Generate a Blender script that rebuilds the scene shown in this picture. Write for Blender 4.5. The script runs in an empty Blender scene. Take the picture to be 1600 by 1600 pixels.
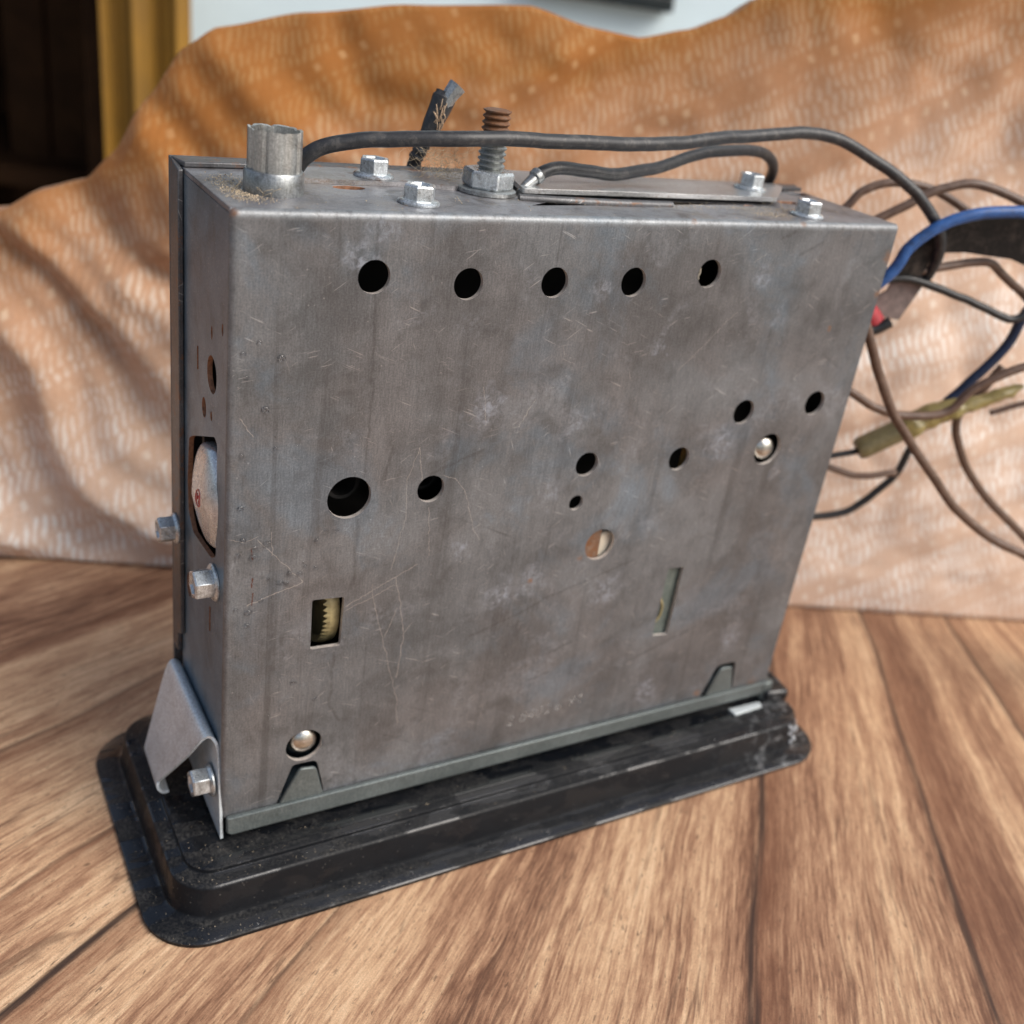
import bpy, bmesh, math, random
from mathutils import Vector, Matrix, noise as mnoise
random.seed(7)
scene = bpy.context.scene
C = scene.collection
PI = math.pi
S = 0.001                 # all shapes below are written in millimetres
TZ = 19.0                 # radio frame z=0 (chassis bottom) lies 19 mm above the table

# ------------------------------------------------------------------ camera, sky, sun, exposure
cam = bpy.data.cameras.new('camera'); cam_o = bpy.data.objects.new('camera', cam); C.objects.link(cam_o)
cam_o.location = (-0.058113, -0.200086, 0.214419)
cam_o.rotation_euler = (1.098799, -0.137536, -0.512529)
cam.sensor_width = 36.0; cam.sensor_fit = 'HORIZONTAL'; cam.lens = 37.937
cam.shift_x = -0.009; cam.shift_y = 0.0057
cam.clip_start = 0.01; cam.clip_end = 200.0
cam.dof.use_dof = True; cam.dof.focus_distance = 0.231; cam.dof.aperture_fstop = 13.0
scene.camera = cam_o

world = bpy.data.worlds.new('World'); scene.world = world; world.use_nodes = True
wt = world.node_tree
bg = wt.nodes['Background']
sky = wt.nodes.new('ShaderNodeTexSky'); sky.sky_type = 'NISHITA'; sky.sun_disc = False
sun_dir = Vector((0.42, -0.58, 0.68)).normalized()
sky.sun_elevation = math.asin(sun_dir.z)
sky.sun_rotation = math.atan2(sun_dir.x, sun_dir.y)
sky.dust_density = 4.0; sky.air_density = 1.0; sky.ozone_density = 1.0
hsv = wt.nodes.new('ShaderNodeHueSaturation'); hsv.inputs['Saturation'].default_value = 0.8
wt.links.new(sky.outputs[0], hsv.inputs['Color']); wt.links.new(hsv.outputs[0], bg.inputs['Color'])
bg.inputs['Strength'].default_value = 0.085

sun = bpy.data.lights.new('sun', 'SUN'); sun_o = bpy.data.objects.new('sun', sun); C.objects.link(sun_o)
sun.energy = 1.5; sun.angle = math.radians(45); sun.color = (1.0, 0.965, 0.91)
sun_o.rotation_euler = sun_dir.to_track_quat('Z', 'Y').to_euler(); sun_o.location = (0, -1, 3)

vs = scene.view_settings
vs.view_transform = 'Standard'; vs.look = 'None'; vs.exposure = 0.72; vs.gamma = 1.0

# ------------------------------------------------------------------ node helper
class NT:
    def __init__(s, tree): s.t = tree
    def n(s, ty, **kw):
        nd = s.t.nodes.new(ty)
        for k, v in kw.items(): setattr(nd, k, v)
        return nd
    def put(s, sock, v):
        if isinstance(v, bpy.types.NodeSocket): s.t.links.new(v, sock)
        elif v is not None: sock.default_value = v
    def m(s, op, a, b=None, c=None, clamp=False):
        nd = s.n('ShaderNodeMath', operation=op, use_clamp=clamp)
        s.put(nd.inputs[0], a); s.put(nd.inputs[1], b); s.put(nd.inputs[2], c)
        return nd.outputs[0]
    def v(s, op, a, b=None, sc=None):
        nd = s.n('ShaderNodeVectorMath', operation=op)
        s.put(nd.inputs[0], a); s.put(nd.inputs[1], b)
        if sc is not None: s.put(nd.inputs['Scale'], sc)
        return nd.outputs['Value'] if op in ('DOT_PRODUCT', 'LENGTH', 'DISTANCE') else nd.outputs[0]
    def P(s):
        return s.v('SCALE', s.n('ShaderNodeTexCoord').outputs['Object'], sc=1000.0)
    def sep(s, v):
        nd = s.n('ShaderNodeSeparateXYZ'); s.put(nd.inputs[0], v); return nd.outputs
    def comb(s, x, y, z):
        nd = s.n('ShaderNodeCombineXYZ')
        for i, q in enumerate((x, y, z)): s.put(nd.inputs[i], q)
        return nd.outputs[0]
    def noise(s, vec, scale=1.0, detail=4.0, rough=0.55, dist=0.0, col=False):
        nd = s.n('ShaderNodeTexNoise')
        s.put(nd.inputs['Vector'], vec); s.put(nd.inputs['Scale'], scale); s.put(nd.inputs['Detail'], detail)
        s.put(nd.inputs['Roughness'], rough); s.put(nd.inputs['Distortion'], dist)
        return nd.outputs['Color' if col else 'Fac']
    def vor(s, vec, scale=1.0, feat='F1', rnd=1.0):
        nd = s.n('ShaderNodeTexVoronoi', feature=feat)
        s.put(nd.inputs['Vector'], vec); s.put(nd.inputs['Scale'], scale); s.put(nd.inputs['Randomness'], rnd)
        return nd.outputs
    def step(s, x, a, b, lo=0.0, hi=1.0):
        nd = s.n('ShaderNodeMapRange', interpolation_type='SMOOTHSTEP')
        s.put(nd.inputs[0], x); s.put(nd.inputs[1], a); s.put(nd.inputs[2], b); s.put(nd.inputs[3], lo); s.put(nd.inputs[4], hi)
        return nd.outputs[0]
    def mix(s, f, a, b, blend='MIX'):
        nd = s.n('ShaderNodeMix', data_type='RGBA', blend_type=blend)
        s.put(nd.inputs[0], f)
        s.put(nd.inputs[6], a if not isinstance(a, tuple) else (*a[:3], 1)); s.put(nd.inputs[7], b if not isinstance(b, tuple) else (*b[:3], 1))
        return nd.outputs[2]
    def ramp(s, f, stops):
        nd = s.n('ShaderNodeValToRGB'); r = nd.color_ramp
        while len(r.elements) < len(stops): r.elements.new(0.5)
        for e, (p, c) in zip(r.elements, stops): e.position = p; e.color = (*c[:3], 1)
        s.put(nd.inputs[0], f); return nd.outputs[0]
    def bump(s, h, strength=0.3, dist=0.0002):
        nd = s.n('ShaderNodeBump'); s.put(nd.inputs['Height'], h); nd.inputs['Strength'].default_value = strength
        nd.inputs['Distance'].default_value = dist; return nd.outputs[0]

def newmat(name):
    m = bpy.data.materials.new(name); m.use_nodes = True
    t = NT(m.node_tree); b = m.node_tree.nodes['Principled BSDF']
    return m, t, b

# masks for single scratches and stains; the running maximum rides in the y of the vector so the shader stack stays short
def chain_group(name, kind):
    g = bpy.data.node_groups.new(name, 'ShaderNodeTree')
    for nm, ty in (('P', 'NodeSocketVector'), ('A', 'NodeSocketVector'), ('BA', 'NodeSocketVector'), ('K', 'NodeSocketFloat'), ('W', 'NodeSocketFloat')):
        g.interface.new_socket(nm, in_out='INPUT', socket_type=ty)
    g.interface.new_socket('P', in_out='OUTPUT', socket_type='NodeSocketVector')
    t = NT(g); i = t.n('NodeGroupInput').outputs; o = t.n('NodeGroupOutput')
    pa = t.v('MULTIPLY', t.v('SUBTRACT', i[0], i[1]), (1, 0, 1))
    if kind == 'segment':
        h = t.m('MULTIPLY', t.v('DOT_PRODUCT', pa, i[2]), i[3], clamp=True)
        mk = t.step(t.v('DISTANCE', pa, t.v('SCALE', i[2], sc=h)), 0.0, i[4], 1.0, 0.0)
    else:
        mk = t.step(t.v('LENGTH', pa), i[3], i[4], 1.0, 0.0)
    x = t.sep(i[0]); t.put(o.inputs[0], t.comb(x[0], t.m('MAXIMUM', x[1], mk), x[2]))
    return g
SEG = chain_group('scratch_segment', 'segment'); BLOB = chain_group('stain_blob', 'blob')
def flat(t, P): return t.v('MULTIPLY', P, (1, 0, 1))
def seg_masks(t, P, lines, w):
    for li, l in enumerate(lines):
        for a, b in zip(l, l[1:]):
            nd = t.n('ShaderNodeGroup'); nd.node_tree = SEG
            ba = (b[0]-a[0], 0.0, b[1]-a[1])
            t.put(nd.inputs[0], P); nd.inputs[1].default_value = (a[0], 0.0, a[1]); nd.inputs[2].default_value = ba
            nd.inputs[3].default_value = 1.0/(ba[0]**2+ba[2]**2); nd.inputs[4].default_value = w*(0.8+0.5*((li*37) % 10)/10)
            P = nd.outputs[0]
    return t.sep(P)[1]
def blob_masks(t, P, blobs, edge):
    for x, z, r in blobs:
        nd = t.n('ShaderNodeGroup'); nd.node_tree = BLOB
        t.put(nd.inputs[0], P); nd.inputs[1].default_value = (x, 0, z); nd.inputs[3].default_value = r*edge; nd.inputs[4].default_value = r*1.25
        P = nd.outputs[0]
    return t.sep(P)[1]

LIGHT = [[(43.7,96.5),(41.4,88.6),(41.8,78.2),(40.5,70.4),(39.4,65.1)],[(43.7,96.5),(45.0,88.2)],[(50.1,88.9),(53.9,87.5),(56.7,84.3),(60.6,72.9),(62.4,69.9)],[(47.7,80.6),(49.1,67.4)],[(46.4,65.8),(39.9,62.5),(28.4,56.7)],[(40.3,60.5),(28.5,55.6)],[(34.9,62.0),(35.4,58.0),(38.8,45.8),(44.2,26.9),(45.4,17.7)],[(40.7,62.7),(42.6,56.1),(44.4,45.9),(43.7,32.7)],[(42.0,53.9),(39.3,45.7)],[(46.5,48.7),(44.4,45.6)],[(58.3,110.0),(60.1,100.5)],[(72.4,106.1),(69.1,99.5)],[(94.9,55.1),(96.6,56.4)],[(113.6,111.5),(120.2,117.6),(124.1,122.1),(128.7,126.1)],[(130.6,138.8),(133.5,141.2)],[(2.5,106.9),(5.3,102.2)],[(0.7,78.8),(4.2,77.8),(6.8,78.7)],[(6.8,78.0),(17.8,65.4),(5.0,61.4)],[(9.9,79.5),(10.3,73.4)]]
DARK = [[(31.2,112.6),(30.8,101.0),(30.8,90.8)],[(30.0,79.8),(30.0,62.8)],[(26.5,44.3),(26.1,28.9),(29.1,23.2)],[(63.6,41.3),(78.5,45.9),(84.7,48.8),(112.3,56.4)],[(89.8,30.7),(95.9,32.8)],[(84.1,22.6),(90.3,23.9)],[(47.4,89.7),(60.4,94.3)],[(35.5,89.3),(37.0,97.0)],[(137.7,144.8),(143.9,147.3)],[(145.0,140.8),(152.2,143.9)],[(29.2,147.2),(30.7,118.3),(30.6,112.6)],[(118.8,21.9),(140.8,28.7)]]
RED = [[(5.6,75.9),(5.8,73.6)],[(5.9,68.2),(6.0,66.0)],[(6.1,64.4),(6.3,61.4)]]
STAIN = [(106.1,117.3,1.8),(86.0,132.1,2.6),(142.7,124.5,2.6),(104.3,48.5,6.0),(79.7,55.2,4.4),(57.6,68.0,2.8),(127.8,8.3,5.6),(156.8,20.8,4.8),(81.1,80.7,4.0),(70.6,52.5,6.0),(30.7,145.3,5.0),(25.6,140.1,4.0),(133.7,135.5,3.6),(134.4,89.9,6.0),(86.1,99.3,4.4),(59.6,104.6,6.0)]
RUST = [(109.2,148.6,0.9),(144.1,148.5,1.1),(162.7,120.8,0.9),(79.7,55.2,1.0),(93.9,59.9,0.8),(148.6,2.5,1.4),(172.1,0.7,2.8),(0.3,148.1,1.2),(177.6,140,2.2),(177.8,130,1.6)]

def sheet_metal(name, c1, c2, metallic=0.6, rough=0.42, marks=False, streak='Z', wear=0.5, rusty=0.0, grime=0.35):
    m, t, b = newmat(name)
    P = t.P()
    sc = {'Z': (1.0, 1.0, 0.06), 'X': (0.06, 1.0, 1.0), 'N': (1, 1, 1)}[streak]
    Ps = t.v('MULTIPLY', P, sc)
    big = t.noise(P, 0.035, 4, 0.6)
    st = t.noise(Ps, 0.25, 5, 0.65, 0.3)
    fine = t.noise(t.v('MULTIPLY', P, (1.0, 1.0, 0.12) if streak != 'X' else (0.12, 1, 1)), 2.6, 3, 0.7)
    f = t.m('ADD', t.m('MULTIPLY', big, 1.1), t.m('MULTIPLY', st, 0.35))
    col = t.mix(t.step(f, 0.45, 1.0), c1, c2)
    salt = t.noise(P, 2.3, 3, 0.75)
    s2 = t.step(salt, 0.25, 0.75, 0.74, 1.25)
    col = t.mix(1.0, col, t.comb(s2, s2, s2), 'MULTIPLY')
    f2 = t.step(fine, 0.3, 0.75, 0.84, 1.14)
    col = t.mix(1.0, col, t.comb(f2, f2, f2), 'MULTIPLY')
    # mottled grime
    g = t.step(t.noise(P, 0.5 if streak == 'N' else 0.11, 6, 0.7, 0.6), 0.46, 0.70)
    col = t.mix(t.m('MULTIPLY', g, grime), col, tuple(0.40*q*k for q, k in zip(c1, (1.05, 0.97, 0.88))))
    # random hairline scratches
    sm = None
    for ang, k in ((0.35, 0), (1.15, 31), (2.2, 77), (1.75, 140)):
        r = t.n('ShaderNodeVectorRotate', rotation_type='Y_AXIS'); t.put(r.inputs['Vector'], t.v('ADD', P, (k, k*0.7, k))); r.inputs['Angle'].default_value = ang
        q = t.v('MULTIPLY', r.outputs[0], (1.0, 1.0, 0.07))
        vv = t.step(t.noise(q, 2.1, 2, 0.5), 0.675, 0.75)
        gate = t.step(t.noise(P, 0.06+0.01*k/30, 2), 0.45, 0.62)
        vv = t.m('MULTIPLY', vv, gate)
        sm = vv if sm is None else t.m('MAXIMUM', sm, vv)
    sm = t.m('MULTIPLY', sm, wear)
    # pale specks
    v1 = t.vor(P, 0.42)
    sp = t.m('MULTIPLY', t.step(v1[0], 0.05, 0.1, 1.0, 0.0), t.step(t.noise(P, 0.09, 2), 0.45, 0.6))
    sm = t.m('MAXIMUM', sm, t.m('MULTIPLY', sp, 0.7*wear))
    col = t.mix(t.m('MULTIPLY', sm, 0.6), col, (0.56, 0.55, 0.54))
    if marks:
        # broad tint drift, run-down streaks and dark rub marks of the old plating
        tint = t.noise(P, 0.022, 4, 0.6, 0.4)
        col = t.mix(t.step(tint, 0.42, 0.60), col, t.mix(1.0, col, (0.92, 0.86, 0.83), 'MULTIPLY'))
        col = t.mix(t.step(t.noise(t.v('ADD', P, (300, 0, 90)), 0.03, 5, 0.65, 0.6), 0.50, 0.66), col, t.mix(1.0, col, (0.98, 1.12, 1.24), 'MULTIPLY'))
        run = t.noise(t.v('MULTIPLY', P, (1, 1, 0.035)), 0.16, 5, 0.7, 0.5)
        col = t.mix(t.m('MULTIPLY', t.step(run, 0.55, 0.70), 0.42), col, (0.055, 0.052, 0.052))
        col = t.mix(t.m('MULTIPLY', t.step(t.noise(t.v('MULTIPLY', t.v('ADD', P, (77, 0, 0)), (1, 1, 0.05)), 0.3, 4, 0.7), 0.62, 0.74), 0.2), col, (0.33, 0.33, 0.33))
        r2 = t.n('ShaderNodeVectorRotate', rotation_type='Y_AXIS'); t.put(r2.inputs['Vector'], P); r2.inputs['Angle'].default_value = 1.12
        rub = t.noise(t.v('MULTIPLY', r2.outputs[0], (1, 1, 0.05)), 0.35, 3, 0.6)
        col = t.mix(t.m('MULTIPLY', t.m('MULTIPLY', t.step(rub, 0.64, 0.74), t.step(t.noise(P, 0.035, 2), 0.45, 0.6)), 0.5), col, (0.05, 0.046, 0.044))
        hz = t.m('MULTIPLY', t.step(t.noise(P, 0.055, 3, 0.6, 0.8), 0.54, 0.70), t.step(t.noise(P, 0.7, 6, 0.8), 0.40, 0.66))
        col = t.mix(t.m('MULTIPLY', hz, 0.35), col, (0.38, 0.40, 0.44))
        w3 = t.noise(P, 0.35, 3, 0.6, col=True)
        Pw = t.v('ADD', P, t.v('SCALE', t.v('SUBTRACT', w3, (0.5, 0.5, 0.5)), sc=1.6))
        Pf = t.v('MULTIPLY', Pw, (1, 0, 1))
        n2 = t.noise(P, 0.5, 6, 0.75, 0.8)
        Pb = t.v('MULTIPLY', t.v('ADD', P, t.v('SCALE', t.v('SUBTRACT', t.noise(P, 0.22, 5, 0.65, col=True), (0.5, 0.5, 0.5)), sc=16.0)), (1, 0, 1))
        bl = t.m('MULTIPLY', blob_masks(t, Pb, STAIN, 0.15), t.step(n2, 0.40, 0.68))
        col = t.mix(t.m('MULTIPLY', bl, 0.6), col, (0.34, 0.37, 0.43))
        gate2 = t.step(t.noise(P, 0.8, 3, 0.7), 0.3, 0.5, 0.25, 1.0)
        dk = t.m('MULTIPLY', seg_masks(t, Pf, DARK, 0.7), gate2)
        col = t.mix(t.m('MULTIPLY', dk, 0.36), col, (0.045, 0.04, 0.038))
        lt = t.m('MULTIPLY', seg_masks(t, Pf, LIGHT, 0.12), gate2)
        col = t.mix(t.m('MULTIPLY', lt, 0.45), col, (0.60, 0.54, 0.49))
        pz = t.sep(P)
        edge = t.m('MAXIMUM', t.step(pz[2], 146.6, 147.6), t.m('MULTIPLY', t.step(pz[0], 0.9, 1.6, 1.0, 0.0), 0.45))
        edge = t.m('MULTIPLY', edge, t.step(t.noise(P, 0.55, 5, 0.75), 0.30, 0.58))
        col = t.mix(t.m('MULTIPLY', edge, 0.35), col, (0.40, 0.43, 0.45))
        rd = t.m('MULTIPLY', seg_masks(t, Pf, RED, 0.3), gate2)
        col = t.mix(rd, col, (0.10, 0.03, 0.015))
        ru = t.m('MULTIPLY', blob_masks(t, t.v('MULTIPLY', t.v('ADD', P, t.v('SCALE', t.v('SUBTRACT', w3, (0.5, 0.5, 0.5)), sc=2.5)), (1, 0, 1)), RUST, 0.2), t.step(n2, 0.3, 0.55))
        col = t.mix(t.m('MULTIPLY', ru, 0.8), col, (0.19, 0.085, 0.035))
        met = t.m('SUBTRACT', metallic, t.m('MULTIPLY', t.m('MAXIMUM', ru, t.m('MULTIPLY', bl, 0.6)), 0.5), clamp=True)
        t.put(b.inputs['Metallic'], met)
    else:
        b.inputs['Metallic'].default_value = metallic
    if name == 'top_sheet_steel' or name == 'strap_steel':
        du = t.m('MULTIPLY', t.step(t.noise(P, 0.07, 5, 0.65, 0.5), 0.46, 0.66), t.step(t.noise(P, 1.1, 5, 0.8), 0.38, 0.6))
        col = t.mix(t.m('MULTIPLY', du, 0.6), col, (0.30, 0.255, 0.20))
    if rusty > 0:
        ru = t.step(t.noise(P, 0.3, 6, 0.7, 0.5), 0.62-0.3*rusty, 0.78-0.3*rusty)
        rc = t.mix(t.noise(P, 1.2, 4), (0.07, 0.028, 0.012), (0.25, 0.11, 0.045))
        col = t.mix(ru, col, rc)
        met = t.m('SUBTRACT', metallic, t.m('MULTIPLY', ru, metallic))
        t.put(b.inputs['Metallic'], met)
    t.put(b.inputs['Base Color'], col)
    t.put(b.inputs['Roughness'], t.m('ADD', rough-0.1, t.m('MULTIPLY', st, 0.22)))
    t.put(b.inputs['Normal'], t.bump(t.m('ADD', t.m('MULTIPLY', salt, 0.5), fine), 0.25, 0.00012))
    return m

MF = sheet_metal('front_sheet_steel', (0.113, 0.119, 0.126), (0.208, 0.217, 0.228), 0.38, 0.44, marks=True, wear=0.72)
MS = sheet_metal('side_sheet_steel', (0.090, 0.130, 0.165), (0.19, 0.26, 0.315), 0.2, 0.40, wear=1.0, grime=0.5)  # blue sky reflection of the left side is put into this base colour
MT = sheet_metal('top_sheet_steel', (0.19, 0.19, 0.205), (0.36, 0.365, 0.39), 0.5, 0.42, streak='X', wear=1.0, grime=0.8, rusty=0.06)
MCOV = sheet_metal('cover_sheet_steel', (0.075, 0.077, 0.082), (0.15, 0.15, 0.155), 0.5, 0.42, wear=1.0, rusty=0.32)
MSTR = sheet_metal('strap_steel', (0.30, 0.29, 0.295), (0.44, 0.43, 0.44), 0.7, 0.36, streak='X', wear=0.7, rusty=0.22)
MBRI = sheet_metal('bright_strap_steel', (0.48, 0.49, 0.50), (0.66, 0.67, 0.68), 0.75, 0.32, streak='X', wear=0.4, rusty=0.12, grime=0.2)
MZN = sheet_metal('zinc_plate', (0.50, 0.545, 0.57), (0.78, 0.83, 0.86), 0.7, 0.27, streak='N', wear=0.6, grime=0.8, rusty=0.08)
MZD = sheet_metal('dull_zinc_plate', (0.30, 0.315, 0.32), (0.50, 0.52, 0.52), 0.8, 0.36, streak='N', wear=0.6, grime=0.7)
MCLIP = sheet_metal('spring_clip_steel', (0.58, 0.66, 0.71), (0.74, 0.81, 0.85), 0.35, 0.38, wear=0.6, grime=0.3)
MBAR = sheet_metal('grey_green_casting', (0.105, 0.125, 0.125), (0.16, 0.185, 0.185), 0.35, 0.42, streak='N', wear=0.25, grime=0.25)
MTIN = sheet_metal('tinned_socket_metal', (0.36, 0.36, 0.345), (0.66, 0.67, 0.65), 0.8, 0.32, wear=0.5, grime=1.0, rusty=0.12)
MRUST = sheet_metal('rusted_steel', (0.16, 0.10, 0.07), (0.25, 0.16, 0.11), 0.3, 0.6, streak='N', rusty=0.8)
MTHR = sheet_metal('bolt_thread_steel', (0.30, 0.31, 0.30), (0.46, 0.48, 0.47), 0.8, 0.36, streak='N', wear=0.5, grime=0.7)

def plain(name, c, rough=0.5, metallic=0.0, var=0.25, scale=0.4, bump=0.15, spec=0.5, dirt=None, dirt_amt=0.4):
    m, t, b = newmat(name)
    P = t.P(); n1 = t.noise(P, scale, 5, 0.65)
    f = t.step(n1, 0.25, 0.75, 1-var, 1+var)
    col = t.mix(1.0, (*c,), t.comb(f, f, f), 'MULTIPLY')
    if dirt:
        d = t.step(t.noise(P, scale*0.7, 6, 0.75, 0.4), 0.48, 0.7)
        sp = t.step(t.noise(P, scale*7, 3, 0.7), 0.55, 0.75)
        col = t.mix(t.m('MULTIPLY', t.m('MAXIMUM', d, t.m('MULTIPLY', sp, 0.8)), dirt_amt), col, dirt)
    t.put(b.inputs['Base Color'], col); b.inputs['Metallic'].default_value = metallic
    t.put(b.inputs['Roughness'], t.m('ADD', rough-0.08, t.m('MULTIPLY', n1, 0.16)))
    b.inputs['Specular IOR Level'].default_value = spec
    t.put(b.inputs['Normal'], t.bump(t.noise(P, scale*4, 4, 0.6), bump, 0.0002))
    return m

MCAB = plain('black_cable_rubber', (0.022, 0.023, 0.026), 0.42, var=0.3, dirt=(0.17, 0.155, 0.14), dirt_amt=0.4, scale=0.6)
MBLK = plain('black_wire', (0.014, 0.015, 0.017), 0.4, dirt=(0.12, 0.10, 0.09), dirt_amt=0.3)
MBRN = plain('brown_wire', (0.12, 0.070, 0.048), 0.45, dirt=(0.30, 0.22, 0.17), dirt_amt=0.3)
MBLU = plain('blue_wire', (0.03, 0.105, 0.32), 0.4, dirt=(0.03, 0.03, 0.035), dirt_amt=0.5)
MNAV = plain('dark_blue_wire', (0.010, 0.022, 0.062), 0.4, dirt=(0.02, 0.02, 0.02), dirt_amt=0.4)
MTAPE = plain('dark_tape', (0.012, 0.0095, 0.008), 0.75, spec=0.25, dirt=(0.11, 0.085, 0.07), dirt_amt=0.5, scale=0.2)
MPAD = plain('grey_tape', (0.23, 0.18, 0.165), 0.7, dirt=(0.08, 0.06, 0.055), dirt_amt=0.6)
MRED = plain('red_plug', (0.36, 0.028, 0.038), 0.55, dirt=(0.1,0.05,0.04), dirt_amt=0.5)
MCUT = plain('bare_cut_edge', (0.56, 0.51, 0.47), 0.4, 0.3, var=0.25, scale=1.0)
MDOME = plain('shiny_screw_metal', (0.56, 0.55, 0.51), 0.24, 1.0, var=0.2, scale=0.8, dirt=(0.10, 0.085, 0.06), dirt_amt=0.6)
MCUTR = plain('rusty_cut_edge', (0.30, 0.145, 0.08), 0.65, 0.1, var=0.4, scale=1.0)
MEMB = plain('red_print', (0.42, 0.04, 0.03), 0.5)
MYEL = plain('yellow_sleeve', (0.27, 0.215, 0.075), 0.35, dirt=(0.14, 0.11, 0.05), dirt_amt=0.45)
MOLV = plain('olive_connector', (0.165, 0.14, 0.065), 0.45, dirt=(0.3, 0.25, 0.16), dirt_amt=0.35)
MGEAR = plain('cream_plastic', (0.36, 0.30, 0.15), 0.4, var=0.25, dirt=(0.08,0.06,0.03), dirt_amt=0.4)
MCREAM = plain('cream_disc', (0.62, 0.56, 0.45), 0.5, var=0.1)
MINBLK = plain('interior_black', (0.012, 0.011, 0.010), 0.7)  # near-black that stands in for the unlit inside of the case
MSLOT = plain('green_grey_lever', (0.105, 0.135, 0.125), 0.35, metallic=0.2, dirt=(0.25, 0.27, 0.25), dirt_amt=0.35)
MCAP = sheet_metal('capacitor_aluminium', (0.56, 0.60, 0.62), (0.78, 0.81, 0.82), 0.65, 0.27, streak='N', wear=0.3, rusty=0.10, grime=0.35)
MCHIP = plain('pale_metal_chip', (0.66, 0.72, 0.74), 0.35, metallic=0.3, var=0.08)
MDUST = plain('sawdust', (0.58, 0.47, 0.33), 0.9, var=0.3, scale=2.0)
MLINT = plain('lint', (0.46, 0.37, 0.25), 0.9)
MGOO = plain('grey_residue', (0.40, 0.42, 0.44), 0.35, dirt=(0.05, 0.05, 0.05), dirt_amt=0.7, scale=0.8)
MSTAMP = plain('worn_stamp_ink', (0.46, 0.45, 0.44), 0.6)
t = NT(MSTAMP.node_tree); b = MSTAMP.node_tree.nodes['Principled BSDF']
t.put(b.inputs['Alpha'], t.m('MULTIPLY', t.step(t.noise(t.P(), 0.9, 4, 0.7), 0.42, 0.62), 0.45))

def bezel_material():
    m, t, b = newmat('black_bezel_plastic')
    P = t.P()
    up = t.sep(t.n('ShaderNodeNewGeometry').outputs['Normal'])[2]
    upm = t.step(up, 0.4, 0.9)
    d1 = t.noise(P, 0.09, 6, 0.7, 0.5)
    d2 = t.noise(P, 1.6, 4, 0.75)
    wet = t.step(t.noise(t.v('MULTIPLY', P, (0.45, 1.5, 1)), 0.13, 4, 0.55), 0.50, 0.55)
    wet = t.m('MULTIPLY', wet, t.m('ADD', 0.25, t.m('MULTIPLY', upm, 0.75)))
    dust = t.m('MULTIPLY', t.m('MULTIPLY', t.step(d1, 0.36, 0.72, 0.15, 1.0), t.step(d2, 0.36, 0.72)), t.m('ADD', 0.04, t.m('MULTIPLY', upm, 0.96)))
    dust = t.m('MULTIPLY', dust, t.m('SUBTRACT', 1.0, t.m('MULTIPLY', wet, 0.8)))
    sp = t.step(t.vor(P, 0.55)[0], 0.06, 0.13, 1.0, 0.0)
    dust = t.m('MAXIMUM', t.m('MULTIPLY', dust, t.step(t.sep(P)[0], -15.0, 60.0, 0.55, 0.28)), t.m('MULTIPLY', sp, 0.4))
    col = t.mix(dust, (0.0050, 0.0062, 0.0085), (0.175, 0.165, 0.15))
    # pale water residue at the far right end
    res = t.m('MULTIPLY', t.step(t.sep(P)[0], 140.0, 186.0), t.step(t.noise(P, 0.16, 6, 0.72, 0.7), 0.52, 0.68))
    col = t.mix(t.m('MULTIPLY', res, 0.5), col, (0.33, 0.34, 0.35))
    t.put(b.inputs['Base Color'], col)
    t.put(b.inputs['Specular IOR Level'], t.m('ADD', 0.20, t.m('MULTIPLY', wet, 0.50)))
    t.put(b.inputs['Roughness'], t.m('SUBTRACT', t.step(d1, 0.3, 0.7, 0.30, 0.54), t.m('MULTIPLY', wet, 0.30)))
    t.put(b.inputs['Normal'], t.bump(t.m('ADD', t.noise(P, 1.0, 5, 0.7), t.m('MULTIPLY', sp, 0.5)), 0.28, 0.00025))
    return m
MBEZ = bezel_material()

def water_material():
    m, t, b = newmat('water')
    b.inputs['Base Color'].default_value = (0.97, 0.98, 1, 1); b.inputs['Roughness'].default_value = 0.03
    b.inputs['IOR'].default_value = 1.33; b.inputs['Transmission Weight'].default_value = 1.0
    f = t.noise(t.P(), 0.5, 2); t.put(b.inputs['Roughness'], t.m('MULTIPLY', f, 0.05))
    return m
MWAT = water_material()

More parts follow.
